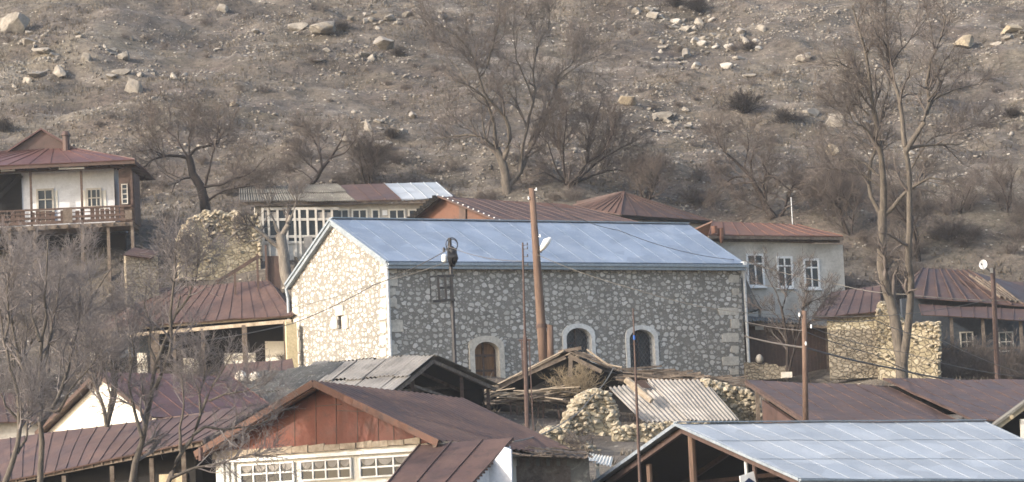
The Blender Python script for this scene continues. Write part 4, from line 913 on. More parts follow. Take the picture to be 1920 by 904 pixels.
def brown_roof_G():
    k = thing('broad_shed', 'broad low shed with two overlapping dull brown sheet roofs on the right', 'shed', (P(1650, 750, 104).x, 104, 3.2))
    pf, pb = Pl(P(1650, 790, 97), hd(.05)), Pl(P(1650, 720, 109), hd(.05))
    a, b = pb.p(1398, 713), pb.p(1662, 723); c_, d_ = pf.p(1830, 805), pf.p(1512, 789)
    m = MB(); seam_roof(m, a, b, c_, d_, 9, .05, .05, .025, 1); obj('roof', m, MAT['rust'], k)
    a2, b2 = pb.p(1655, 712) , pb.p(1990, 716); c2, d2 = pf.p(2140, 795), pf.p(1822, 792)
    m = MB(); seam_roof(m, a2 + UP * .05, b2 + UP * .05, c2 + UP * .1, d2 + UP * .1, 10, .05, .05, .025, 2); obj('roof', m, MAT['rust'], k)
    w_ = Pl(d_, (a - d_).xy); m = MB(); zt = lambda t: lerp(d_, a, t) - UP * .35
    m.prism([zt(.02), V((d_.x, d_.y, 1.5)), V((zt(.72).x, zt(.72).y, 1.5)), zt(.72)], V((.15, .1, 0))); obj('wall', m, MAT['rust_red'], k)
    m = MB(); p = lerp(d_, a, .80) - UP * .08; post(m, p, 3.0, .14); p = lerp(d_, a, .78) + V((.3, .2, -.12)); post(m, p, 3.0, .1); obj('post', m, MAT['old_wood'], k)
    m = MB(); m.beam(a - UP * .1, d_ - UP * .1, .08, .12); obj('rafter', m, MAT['brown_wood'], k)
    m = MB(); wall(m, Pl(P(1650, 730, 108.6), hd(.05)), 1440, 722, 1985, 726, 3.6, .2); obj('wall', m, MAT['dark'], k); m = MB(); wall(m, Pl(P(1700, 795, 97.6), hd(.05)), 1515, 797, 2130, 810, 1.5, .2); obj('wall', m, MAT['dark'], k)
brown_roof_G()

# ------------------------------------------------------------------ the house with the long porch, left of the church
def house_L():
    d = 127.0; al = math.pi - .45; E = P(547, 588, d); pl = Pl(E, hd(al)); k = thing('porch_house', 'low house with brown seamed hip roof and long shaded porch left of the church', 'house', (P(400, 640, d).x, d + 4, 7.0))
    ft = pl; bk = pl.off(-4.2); t1 = bk.p(503, 527); t0 = bk.p(300, 541); e0, e1 = ft.p(172, 617), ft.p(549, 590)
    m = MB(); seam_roof(m, t0, t1, e1, e0, 16, .06, .05, .04, 3); hipR = bk.off(-4.5).p(560, 580); hipL = bk.off(-4.5).p(190, 600); m.slab([t1, hipR, e1], .05); m.slab([t0, e0, hipL], .05); seam_roof(m, t1, t0, hipL, hipR, 8, .05); obj('roof', m, MAT['rust_red'], k)
    m = MB(); q = pl.off(-.25); m.beam(q.p(134, 638), q.p(547, 602), .14, .16); m.beam(q.p(172, 622), q.p(547, 593), .1, .1); obj('eave_beam', m, MAT['pale_wood'], k)
    for px, wd in ((219, .16), (290, .42), (326, .14), (380, .16), (458, .22), (534, .14)): m = MB(); p = q.p(px, 638 - (px - 134) * .087); post(m, p, 6.3, wd); obj('post', m, MAT['old_wood'], k)
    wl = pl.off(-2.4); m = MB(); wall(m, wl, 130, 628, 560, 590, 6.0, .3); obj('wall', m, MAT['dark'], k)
    for x0, y0, x1, y1 in ((345, 672, 373, 712), (258, 662, 277, 706), (422, 662, 480, 682), (498, 640, 534, 682), (165, 660, 178, 690)):
        m = MB(); a, b = wl.p(x0, y0), wl.p(x1, y0); z1 = wl.p((x0 + x1) / 2, y1).z; m.prism([a, V((a.x, a.y, z1)), V((b.x, b.y, z1)), b], wl.n * .06); obj('wall_patch', m, MAT['white_lit'], k)
    m = MB(); a, b = wl.p(222, 632), wl.p(300, 628); z1 = wl.p(260, 668).z; m.prism([a, V((a.x, a.y, z1)), V((b.x, b.y, z1)), b], wl.n * .05); obj('blue_panel', m, MAT['blue_paint'], k)
    m = MB(); p2 = Pl(P(545, 650, 126.4), hd(.25)); wall(m, p2, 536, 603, 556, 606, 6.2, .3); obj('end_wall', m, MAT['cream'], k)
    f2, b2 = Pl(P(470, 700, 121), hd(al)), Pl(P(470, 680, 123.5), hd(al)); k = thing('porch_shed', 'low reddish brown lean-to roof in front of the porch house', 'lean-to', (P(470, 700, 121).x, 121.5, 5.8))
    m = MB(); seam_roof(m, b2.p(418, 684), b2.p(548, 672), f2.p(552, 692), f2.p(400, 716), 6, .06); obj('roof', m, MAT['rust_red'], k)
    m = MB(); wall(m, f2.off(-.2), 405, 722, 548, 698, 5.0, .2); obj('wall', m, MAT['dark'], k)
house_L()

def shed_E():
    d = 106.0; A_ = P(815, 669, d); hh = hd(math.pi - .66); gg = V((-hh.y, hh.x, 0)); gg = gg if gg.x > 0 else -gg
    gp, rp = Pl(A_, gg), Pl(A_, hh); E0 = gp.p(728, 740); E1 = gp.p(932, 722); R1_ = rp.p(590, 684)
    k = thing('open_gable_shed', 'open fronted shed with grey fibre cement sheet roof and dark gable before the church', 'shed', (A_.x, A_.y, 4.4))
    L0 = E0 + (R1_ - A_); m = MB(); sheets_roof(m, A_, R1_, L0, E0, 8, 2, 4, 5, .03, .14); obj('roof', m, MAT['asbestos'], k)
    m = MB(); L1 = E1 + (R1_ - A_); sheets_roof(m, R1_, A_, E1, L1, 8, 2, 4, 6, .03, .1); obj('roof', m, MAT['asbestos_old'], k)
    sun_block(k, A_, R1_, L0, E0, .12); sun_block(k, A_, R1_, L1, E1, .12)
    f_ = lambda p, t_=0: p + hh * t_ - UP * .16
    m = MB(); m.beam(f_(A_, .1), f_(E0, .1), .1, .14); m.beam(f_(A_, .1), f_(E1, .1), .1, .14)
    for t_ in (1.6, 3.4, 5.2): m.beam(f_(A_, t_), f_(E0, t_), .09, .12); m.beam(f_(A_, t_), f_(E1, t_), .09, .12); m.beam(f_(lerp(A_, E0, .8), t_), f_(lerp(A_, E1, .8), t_), .09, .12)
    m.beam(f_(lerp(A_, E0, .55), .3), f_(lerp(E0, E1, .62), .3) - UP * .2, .07, .1); obj('truss', m, MAT['old_wood'], k)
    for q in (lerp(A_, E0, .38), lerp(A_, E0, .8), lerp(A_, E1, .5), lerp(A_, E1, .93)): m = MB(); q = f_(q, .25); post(m, q, 3.4, .13); obj('post', m, MAT['brown_wood'], k)
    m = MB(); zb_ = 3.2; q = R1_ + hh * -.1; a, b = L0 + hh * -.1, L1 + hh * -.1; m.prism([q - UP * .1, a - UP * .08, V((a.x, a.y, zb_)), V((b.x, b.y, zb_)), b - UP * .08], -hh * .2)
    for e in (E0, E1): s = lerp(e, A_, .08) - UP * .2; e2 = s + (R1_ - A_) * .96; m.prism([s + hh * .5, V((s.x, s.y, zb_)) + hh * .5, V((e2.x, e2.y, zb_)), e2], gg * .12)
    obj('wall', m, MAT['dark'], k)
    k = thing('old_slate_shed', 'weathered grey fibre cement roof with paler worn patches left of the open gable shed', 'shed', (P(480, 740, 101).x, 102, 3.8))
    f2, b2 = Pl(P(480, 760, 99), hd(math.pi - .66)), Pl(P(520, 700, 103.5), hd(math.pi - .66))
    m = MB(); sheets_roof(m, b2.p(462, 706), b2.p(640, 684), f2.p(560, 748), f2.p(360, 778), 9, 3, 4, 9, .028, .2); obj('roof', m, MAT['asbestos_old'], k)
    m = MB(); wall(m, f2.off(-.3), 370, 782, 560, 752, 2.5, .2); obj('wall', m, MAT['dark'], k)
    r = random.Random(3)
    for i, (x, y) in enumerate(((452, 704), (478, 706))):
        m = MB(); c_ = P(x, y, 103.2); m.sm = False; m.tube([c_ - UP * .2, c_ - UP * .05, c_ + UP * .1, c_ + UP * .18], [.2, .24, .17, .05], 7); single('roof_stone', m, MAT['dressed'], ['pale stone weighing down the worn grey roof, left of two', 'pale stone weighing down the worn grey roof, right of two'][i], 'stone')
shed_E()

def ruin_F():
    k = thing('collapsed_barn', 'collapsed barn with bleached board roof, dark hollow inside and tumbled stone walls', 'ruin', (P(1000, 760, 112).x, 112, 4.6))
    d = 111.0; A_ = P(1062, 657, d); gg = hd(-.12); gp = Pl(A_, gg); hh = V((.25, .97, 0)); r = random.Random(21)
    E0 = gp.p(872, 752); E1 = gp.p(1150, 690)
    m = MB()
    for i in range(9):      # boards lying down the left slope
        o = hh * (i * .36 + r.uniform(-.05, .05)) + UP * r.uniform(-.03, .05) ; s0 = r.uniform(-.03, .05); s1 = r.uniform(.9, 1.04)
        m.beam(lerp(A_, E0, s0) + o, lerp(A_, E0, s1) + o - UP * r.uniform(0, .12), .3, .05, up=V((0, 0, 1)))
    for i in range(8):
        o = hh * (i * .4 + r.uniform(-.1, .1)); m.beam(lerp(A_, E0, r.uniform(.3, .5)) + o - UP * .18, lerp(A_, E0, r.uniform(1.0, 1.1)) + o - UP * r.uniform(.2, .4), .22, .05)
    obj('roof_boards', m, MAT['pale_wood'], k)
    m = MB()
    for i in range(9): o = hh * (i * .38 + r.uniform(-.1, .1)); m.beam(A_ + o + UP * r.uniform(-.05, .06), lerp(A_, E1, r.uniform(.7, 1.05)) + o - UP * r.uniform(0, .15), .3, .05)
    m.beam(gp.p(1045, 660) + hh * .2, gp.p(1088, 652) + hh * .2, .2, .12); obj('roof_boards', m, MAT['old_wood'], k)
    m = MB(); 
    for a, b in (((935, 718), (1060, 662)), ((1066, 660), (1128, 690)), ((1070, 662), (1068, 700)), ((905, 748), (1000, 742))): m.beam(gp.p(*a) - UP * .15, gp.p(*b) - UP * .15, .14, .16)
    obj('rafter', m, MAT['old_wood'], k)
    m = MB(); bk = gp.off(-3.4); wall(m, bk, 890, 735, 1150, 700, 4.0, .3); q = [bk.p(1062, 664), bk.p(900, 745), bk.p(1150, 700)]; m.prism(q, -bk.n * .25)
    wall(m, gp.off(-.5), 880, 760, 990, 748, 3.6, .3); obj('back_wall', m, MAT['dark'], k)
    sun_block(k, A_, A_ + hh * 3.2, E0 + hh * 3.2, E0, .2); sun_block(k, A_, A_ + hh * 3.2, E1 + hh * 3.2, E1, .2)
    m = MB(); fp = gp.off(1.6)   # slumped boards in front
    for i in range(34):
        x = r.uniform(890, 1030); y = 742 + r.uniform(-8, 10) - (x - 940) * .05; a = fp.p(x, y) + V((0, r.uniform(-.8, 1.4), 0)); an = r.uniform(-.5, .7); L = r.uniform(.6, 1.9)
        m.beam(a, a + V((math.cos(an) * L, r.uniform(-.6, .6), math.sin(an) * .35 * L - .05)), r.uniform(.12, .26), .04)
    obj('fallen_boards', m, MAT['pale_wood'], k)
    m = MB(); a, b = fp.p(925, 755), fp.p(1090, 745)
    for i in range(26): q = lerp(a, b, r.random()) + V((0, r.uniform(-.6, .8), r.uniform(-.15, .1))); L = r.uniform(.8, 2.2); an = r.uniform(-.25, .25); m.beam(q, q + V((math.cos(an) * L, r.uniform(-.4, .4), math.sin(an) * L)), .12, .06)
    obj('fallen_beams', m, MAT['old_wood'], k)
    m = MB(); 
    for x in (958, 972, 1008, 1020, 1046, 1058): p = fp.p(x + r.uniform(-3, 3), 752 + r.uniform(-4, 6)); b = fp.p(x + r.uniform(-4, 8), 800); m.beam(V((b.x, b.y, b.z)), p, .07)
    obj('prop', m, MAT['brown_wood'], k)
    # fallen brushwood roof to the right
    m = MB(); tp = gp.off(-.6)
    for i in range(230):
        t_ = r.random(); x = 1146 + t_ * 185; y = 690 + 10 * math.sin(t_ * 3) + t_ * 18 - 6 * math.sin(t_ * 3.1) + r.uniform(0, 24); a = tp.p(x, y) + V((0, r.uniform(-1.2, 1.5), 0)); L = r.uniform(.5, 1.8); an = r.uniform(-.28, .12)
        m.beam(a, a + V((math.cos(an) * L, r.uniform(-.5, .5), math.sin(an) * L)), r.uniform(.03, .09))
    obj('brushwood_roof', m, MAT['old_wood'], k)
    m = MB(); wall(m, tp.off(-.9), 1140, 694, 1340, 716, 4.2, .3); obj('back_wall', m, MAT['dark'], k)
    for pts in ([(1100, 655), (1108, 661), (1140, 684), (1166, 689)],): m = MB(); m.tube([gp.off(.2).p(*q) for q in pts], .04, 6); obj('bent_strip', m, MAT['pale_wood'], k)
    # corrugated sheet roof on the ruin
    k2 = thing('ruin_roof', 'grey corrugated sheet roof patch with a split log lying on it, on tumbled stone walls', 'roof', (P(1260, 760, 107).x, 107, 4.5))
    pf, pb = Pl(P(1260, 790, 105.5), hd(.1)), Pl(P(1260, 715, 109.5), hd(.1))
    m = MB(); corr_roof(m, pb.p(1142, 727), pb.p(1216, 715), pf.p(1290, 790), pf.p(1206, 791), 9, .04, 8, .06, .02, 3); corr_roof(m, pb.p(1214, 714) + UP * .05, pb.p(1322, 711), pf.p(1386, 787), pf.p(1288, 790) + UP * .05, 13, .04, 8, .06, .02, 5); ro = obj('sheet', m, MAT['asbestos'], k2)
    m = MB(); q = Pl(P(1190, 725, 108.5), hd(.1)); m.prism([q.p(1178, 716), q.p(1178, 726), q.p(1222, 728), q.p(1208, 712)], -q.n * .1); obj('rusty_scrap', m, MAT['rust'], k2)
    m = MB(); a, b = P(1174, 712, 107.2), P(1222, 752, 106.6); m.tube([a, lerp(a, b, .4), b], [.13, .16, .12], 7); single('split_log', m, MAT['pale_wood'], 'split log lying across the grey corrugated sheet roof', 'log')
    stone_heap('rubble_wall', 'tall tumbled yellowish stone wall end left of the corrugated sheet roof', [(1056, 800), (1066, 776), (1080, 752), (1098, 738), (1118, 731), (1140, 738), (1152, 756), (1158, 790), (1160, 806)], 104.6, .8, .2, 170, 3)
    stone_heap('rubble_wall', 'low stone wall below the corrugated sheet roof', [(1150, 806), (1180, 800), (1220, 797), (1262, 792), (1330, 792)], 103.2, .6, .1, 110, 5, (.07, .17))
    stone_heap('rubble_wall', 'tumbled stone wall between the corrugated sheet roof and the brown shed roof', [(1322, 712), (1342, 716), (1368, 724), (1396, 730), (1412, 742), (1424, 768), (1426, 800)], 109.0, .8, .1, 130, 7)
    stone_heap('rubble_wall', 'overgrown stone rubble heap right of the dark red house roof', [(1010, 820), (1030, 800), (1056, 806), (1090, 826), (1120, 842), (1146, 856)], 100.5, .8, .1, 130, 9, (.07, .17))
ruin_F()

# ------------------------------------------------------------------ foreground houses
def house_B():
    d = 84.0; A_ = P(588, 714, d); hh = hd(.95); gg = V((hh.y, -hh.x, 0)); gp, rp = Pl(A_, gg), Pl(A_, hh)
    E1 = gp.p(822, 826); E0 = gp.p(366, 848); R1_ = rp.p(872, 748); ext = R1_ - A_; F1_ = Pl(E1, hh).p(1098, 856); F0_ = E0 + ext
    k = thing('red_gable_house', 'house with rust red boarded gable, dark brown ribbed roof and white glazed veranda in front', 'house', (A_.x, A_.y, 0.5))
    m = MB(); corr_roof(m, A_, R1_, F1_, E1, 26, .03, 8, .05, .03, 2); obj('roof', m, MAT['rust'], k)
    m = MB(); corr_roof(m, R1_, A_, E0, F0_, 34, .018, 8, .05, .03, 2); obj('roof', m, MAT['rust_red'], k)
    m = MB(); o = -hh * .02
    for e in (E1, E0): m.beam(A_ + o - UP * .07, e + o - UP * .07, .06, .2, up=hh.cross(e - A_))
    m.beam(A_ + hh * .12 - UP * .2, E0 + hh * .12 - UP * .2, .2, .06); obj('bargeboard', m, MAT['rust_orange'], k)
    q = hh * .55; gw = Pl(A_ + q, gg); bl, br = gw.p(400, 862), gw.p(790, 832); m = MB()
    pts = [A_ + q - UP * .16, lerp(A_, E0, .93) + q - UP * .12, bl, br, lerp(A_, E1, .93) + q - UP * .12]; m.prism(pts, hh * .12); gb = obj('gable', m, MAT['gable_red'], k)
    m = MB()
    for x, yt in ((490, 800), (520, 776), (552, 752), (592, 728), (630, 744), (670, 762), (709, 780), (738, 796), (777, 812)): a = gw.p(x, yt); b = gw.p(x + 1, 842 - (x - 590) * .06); m.beam(a + gw.n * .003, b + gw.n * .003, .018, .02, up=gw.n)
    for a, b in (((592, 762), (640, 758)), ((632, 770), (700, 772)), ((530, 770), (556, 768))): m.beam(gw.p(*a) + gw.n * .004, gw.p(*b) + gw.n * .004, .025, .03, up=gw.n)
    obj('seam', m, MAT['rust'], gb)
    m = MB(); r = random.Random(4)
    for i in range(13): x0 = 400 + i * 30; a = gw.p(x0, 862 - i * 2.3 - r.uniform(0, 2)); b = gw.p(x0 + 29, 860 - i * 2.3); c_ = gw.p(x0 + 29, 845 - i * 2.0 + r.uniform(-2, 2)); e = gw.p(x0, 848 - i * 2.0); m.prism([e, a, b, c_], gw.n * (.05 + .012 * (i % 3)))
    obj('fascia_board', m, MAT['pale_wood'], k)
    vw = gw.off(-.05); m = MB(); a, b = vw.p(404, 860), vw.p(800, 830); zb_ = .2; m.prism([a, V((a.x, a.y, zb_)), V((b.x, b.y, zb_)), b], hh * .2)
    # side walls under the eaves
    for e, lab in ((E1, 'r'), (E0, 'l')): s = lerp(e, A_, .09) - UP * .25; m.prism([s + hh * .9, V((s.x, s.y, zb_)) + hh * .9, V((s.x, s.y, zb_)) + ext * .97, s + ext * .97], (gg if e is E0 else -gg) * .15)
    bb = R1_ - hh * .3; m.prism([bb - UP * .15, F0_ - hh * .3 - UP * .1, V((F0_.x, F0_.y, zb_)) - hh * .3, V((F1_.x, F1_.y, zb_)) - hh * .3, F1_ - hh * .3 - UP * .1], -hh * .15); obj('wall', m, MAT['white_lit'], k)
    wv = vw.off(.02)
    for x0, yt0, x1, n_ in ((452, 868, 553, 4), (565, 861, 661, 4), (676, 855, 772, 3)):
        window(k, wv, x0, yt0 - .0, x1, yt0 + 39, n_, 2, .05, .05, 'white_paint', 'glass', off=.02, curtain='asbestos'); window(k, wv, x0, yt0 + 46, x1, yt0 + 92, n_, 2, .05, .05, 'white_paint', 'glass', off=.02)
    m = MB(); a, b = wv.p(410, 866), wv.p(790, 842); m.beam(a + wv.n * .06, b + wv.n * .06, .1, .1); obj('cornice', m, MAT['white_paint'], k)
    for x in (416, 426, 436): m = MB(); post(m, wv.off(.06).p(x, 868), zb_, .09); obj('mullion', m, MAT['white_paint'], k)
    # broken boards under the right eave
    m = MB(); 
    for i in range(11): t_ = .06 + i * .085; p = lerp(E1, F1_, t_) - UP * .12; m.beam(p + V((r.uniform(-.3, .1), 0, r.uniform(-.05, .02))), p + gg * .55 + V((r.uniform(-.2, .5), 0, -.12)), .16, .03)
    p = lerp(E1, F1_, .5); m.beam(E1 - UP * .16 - gg * .15, F1_ - UP * .16 - gg * .15, .12, .14); obj('eave_board', m, MAT['old_wood'], k)
    m = MB(); p = E1 - UP * .05 + hh * .1; m.box(p - gg * .25 - UP * .25, gg * .15, hh * .15, UP * .3); m.beam(p - gg * .2, p + gg * .3 + hh * .8 - UP * .05, .16, .08); obj('rafter_end', m, MAT['pale_wood'], k)
    # grey annex below the right eave
    k2 = thing('grey_annex', 'grey planked annex wall with strips of light timber under the brown roof eave', 'outbuilding', (P(1030, 880, 84).x, 85.5, .3)); ap = Pl(P(1030, 870, 85.2), hd(.08)); m = MB(); a, b = ap.p(956, 852), ap.p(1104, 858)
    m.prism([a, V((a.x, a.y, 0)), V((b.x, b.y, 0)), b], -ap.n * 1.5); obj('wall', m, MAT['asbestos_old'], k2)
    m = MB()
    for i in range(17): p = ap.p(960 + i * 6.4, 858); m.box(V((p.x, p.y, 0)), ap.d * .10, ap.n * .03, UP * (p.z - .25 * (i % 3 == 1))); 
    obj('plank', m, MAT['old_wood'], k2)
    m = MB(); a, b, c_, e = ap.off(-.6).p(952, 836), ap.off(-.6).p(1096, 846), ap.off(.5).p(1112, 858), ap.off(.5).p(955, 852); corr_roof(m, a, b, c_, e, 12, .02, 3, .06, .03, 4, .04)
    for i in range(8): q = ap.off(.3).p(r.uniform(960, 1050), r.uniform(834, 850)); m.beam(q, q + V((r.uniform(.6, 1.3), .1, r.uniform(-.22, -.05))), .12, .03)
    obj('roof', m, MAT['old_wood'], k2)
    m = MB(); q = Pl(P(1120, 860, 87), hd(.2)); corr_roof(m, q.off(-.5).p(1100, 850), q.off(-.5).p(1150, 858), q.off(.3).p(1146, 874), q.off(.3).p(1090, 862), 9, .025, 3, .02, .02, 4); m.beam(q.off(-.1).p(1120, 862), V((q.off(-.1).p(1120, 862).x, 87.1, 0)), .1); single('corrugated_lean_to', m, MAT['white_lit'], 'small white corrugated sheet canopy beside the grey planked annex', 'canopy')
    # lean-to with seamed sheet roof
    k3 = thing('white_lean_to', 'bluish white lean-to with brown seamed sheet roof in front of the red gable house', 'outbuilding', (P(900, 880, 80).x, 80, .3)); pt, pb_ = Pl(P(880, 826, 81.5), hd(-.25)), Pl(P(800, 904, 78.6), hd(-.25))
    a, b = pt.p(786, 834), pt.p(963, 821); c_, e = pb_.p(872, 922), pb_.p(712, 922); m = MB(); seam_roof(m, a, b, c_, e, 3, .02, .04, .05, 4); 
    for i in range(18): q = lerp(b, c_, (i + .5) / 18); m.box(q - UP * .05, V((.06, 0, 0)), V((0, .1, 0)), UP * .05)
    obj('roof', m, MAT['rust_red'], k3)
    m = MB(); s = pt.off(-.1).p(957, 836); c2 = pb_.off(-.2).p(868, 926); m.prism([s, c2, V((c2.x, c2.y, -.5)), V((s.x, s.y, -.5))], V((-.12, -.1, 0))); s2 = pt.off(-.15).p(955, 838); s3 = pt.off(-.15).p(800, 846); m.prism([s3, V((s3.x, s3.y, -.5)), V((s2.x, s2.y, -.5)), s2], -pt.n * .15); obj('wall', m, MAT['white_plaster'], k3)
    m = MB(); wp = Pl(P(925, 880, 80.0), hd(-.25)); u0, u1 = wp.p(944, 840), wp.p(958, 843); bl, br = wp.p(878, 925), wp.p(960, 925); m.prism([wp.p(946, 838), bl, br, u1], -wp.n * .12); obj('wall', m, MAT['white_plaster'], k3)
house_B()

def shed_D():
    d = 83.0; hh = hd(.50); gg = V((hh.y, -hh.x, 0)); A_ = P(1266, 794, d); gp, rp = Pl(A_, gg), Pl(A_, hh)
    E1 = gp.p(1498, 897); E0 = gp.p(1062, 940); R1_ = rp.p(1846, 790); F1_ = Pl(E1, hh).p(2080, 899); ext = R1_ - A_; F0_ = E0 + ext
    k = thing('metal_roof_barn', 'open barn with pale galvanised sheet roof and dark interior at the bottom right', 'barn', (A_.x, A_.y, -.3))
    m = MB(); seam_roof(m, A_, R1_, F1_, E1, 13, .025, .04, .009, 5, 2); obj('roof', m, MAT['metal'], k); m = MB(); seam_roof(m, R1_, A_, E0, F0_, 13, .02, .04, .03, 5); obj('roof', m, MAT['metal'], k)
    m = MB(); m.beam(E1 - UP * .12, F1_ - UP * .12, .04, .16); m.beam(E1 - UP * .04 + gg * .05, F1_ - UP * .04 + gg * .05, .1, .05); m.beam(A_ - UP * .03, E0 - UP * .03, .05, .1); m.beam(A_ - UP * .03, E1 - UP * .03, .05, .08); m.beam(R1_ - UP * .03, F1_ - UP * .03, .05, .08); m.beam(A_ + UP * .04, R1_ + UP * .04, .2, .03); obj('flashing', m, MAT['zinc_trim'], k)
    eh = ext.normalized(); q = lambda p, t_=.25, z=.2: p + eh * t_ - UP * z
    m = MB(); m.beam(q(A_), q(E0), .1, .16); m.beam(q(A_), q(E1), .1, .16)
    for t_ in (3, 6, 9): m.beam(q(A_, t_), q(E0, t_), .1, .14); m.beam(q(A_, t_), q(E1, t_), .1, .14); m.beam(q(lerp(A_, E0, .7), t_), q(lerp(A_, E1, .7), t_), .1, .12)
    m.beam(q(lerp(A_, E1, .1), 3, 1.0), q(lerp(A_, E1, .7), 3, .3), .08, .1); obj('truss', m, MAT['rust_steel'], k)
    for x, y, wd, mt in ((1296, 808, .2, 'pole_wood'), (1217, 870, .16, 'pole_wood'), (1398, 852, .1, 'pale_pipe'), (1414, 860, .12, 'rust_steel')):
        m = MB(); p = Pl(A_ + hh * .5, gg).p(x, y); m.tube([V((p.x, p.y, -1)), p], wd * .55, 8); obj('post', m, MAT[mt], k)
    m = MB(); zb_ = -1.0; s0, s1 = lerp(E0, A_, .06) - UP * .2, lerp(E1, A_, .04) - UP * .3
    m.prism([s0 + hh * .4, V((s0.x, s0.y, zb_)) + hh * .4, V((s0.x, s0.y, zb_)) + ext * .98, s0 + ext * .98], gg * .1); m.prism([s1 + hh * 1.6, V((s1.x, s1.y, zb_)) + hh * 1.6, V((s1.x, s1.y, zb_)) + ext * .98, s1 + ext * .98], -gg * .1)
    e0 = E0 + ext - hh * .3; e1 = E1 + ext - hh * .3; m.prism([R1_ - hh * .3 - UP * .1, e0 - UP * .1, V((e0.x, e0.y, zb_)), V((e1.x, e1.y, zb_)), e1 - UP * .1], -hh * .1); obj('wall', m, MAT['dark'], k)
    sun_block(k, A_, R1_, F1_, E1, .09); sun_block(k, A_, R1_, F0_, E0, .09)
    # leaning sign board below the eave, and the rusty pointed sheet next to it
    m = MB(); sp_ = Pl(P(1403, 892, 79.5), hd(.35)); a = [sp_.p(1387, 893), sp_.p(1394, 950), sp_.p(1428, 948), sp_.p(1413, 884)]; s = thing('sign_board', 'tilted white board with navy triangle at the bottom edge under the metal roof', 'sign', (a[1].x, a[1].y, a[1].z - .1))
    m.prism(a, -sp_.n * .04); obj('panel', m, MAT['white_paint'], s); m = MB(); m.prism([sp_.off(.004).p(1392, 908), sp_.off(.004).p(1416, 904), sp_.off(.004).p(1404, 896)], sp_.n * .006); obj('triangle_mark', m, MAT['navy'], s)
    m = MB(); a = sp_.off(-.1).p(1405, 920); m.beam(V((a.x, a.y, -1.2)), a, .07); obj('stake', m, MAT['old_wood'], s)
    m = MB(); q_ = Pl(P(1494, 896, 80), hd(.2)); m.prism([q_.p(1494, 889), q_.p(1482, 920), q_.p(1506, 920)], -q_.n * .1); a = q_.off(-.05).p(1494, 918); m.beam(V((a.x, a.y + .05, -1)), a, .08); single('rusty_sheet', m, MAT['rust'], 'pointed rusty sheet poking up under the left end of the galvanised eave', 'metal sheet')
    # the small timber gable at the right edge
    d2 = 89; k = thing('timber_shed', 'dark shed with a fresh tan rafter and shingle edge cut off by the right border', 'shed', (P(1905, 800, d2).x, d2, 0)); g2 = Pl(P(1920, 750, d2), hd(.1)); a, b, c_ = g2.p(1945, 736), g2.p(1860, 799), g2.p(2040, 800)
    m = MB(); bk = V((.5, 4, .1)); m.slab([a, b, b + bk, a + bk], .07) if (b - a).cross(bk).z > 0 else m.slab([a, a + bk, b + bk, b], .07); m.slab([a, c_, c_ + bk, a + bk], .07); obj('roof', m, MAT['asbestos_old'], k)
    m = MB(); m.beam(a - UP * .16 + V((0, .1, 0)), b - UP * .16 + V((0, .1, 0)), .08, .14); m.tube([g2.p(1897, 782) + V((0, -.02, 0)), g2.p(1897, 782) + V((0, .3, 0))], .07, 8); obj('rafter', m, MAT['tan_wood'], k)
    m = MB(); m.prism([a + V((0, .6, -.2)), b + V((.2, .6, -.2)), V((b.x + .2, b.y + .6, 0)), V((c_.x, c_.y + .6, 0)), c_ + V((0, .6, -.2))], V((.3, 3, 0))); obj('wall', m, MAT['dark'], k); m = MB(); post(m, g2.off(-.2).p(1917, 786), 0, .16); obj('post', m, MAT['white_lit'], k)
shed_D()

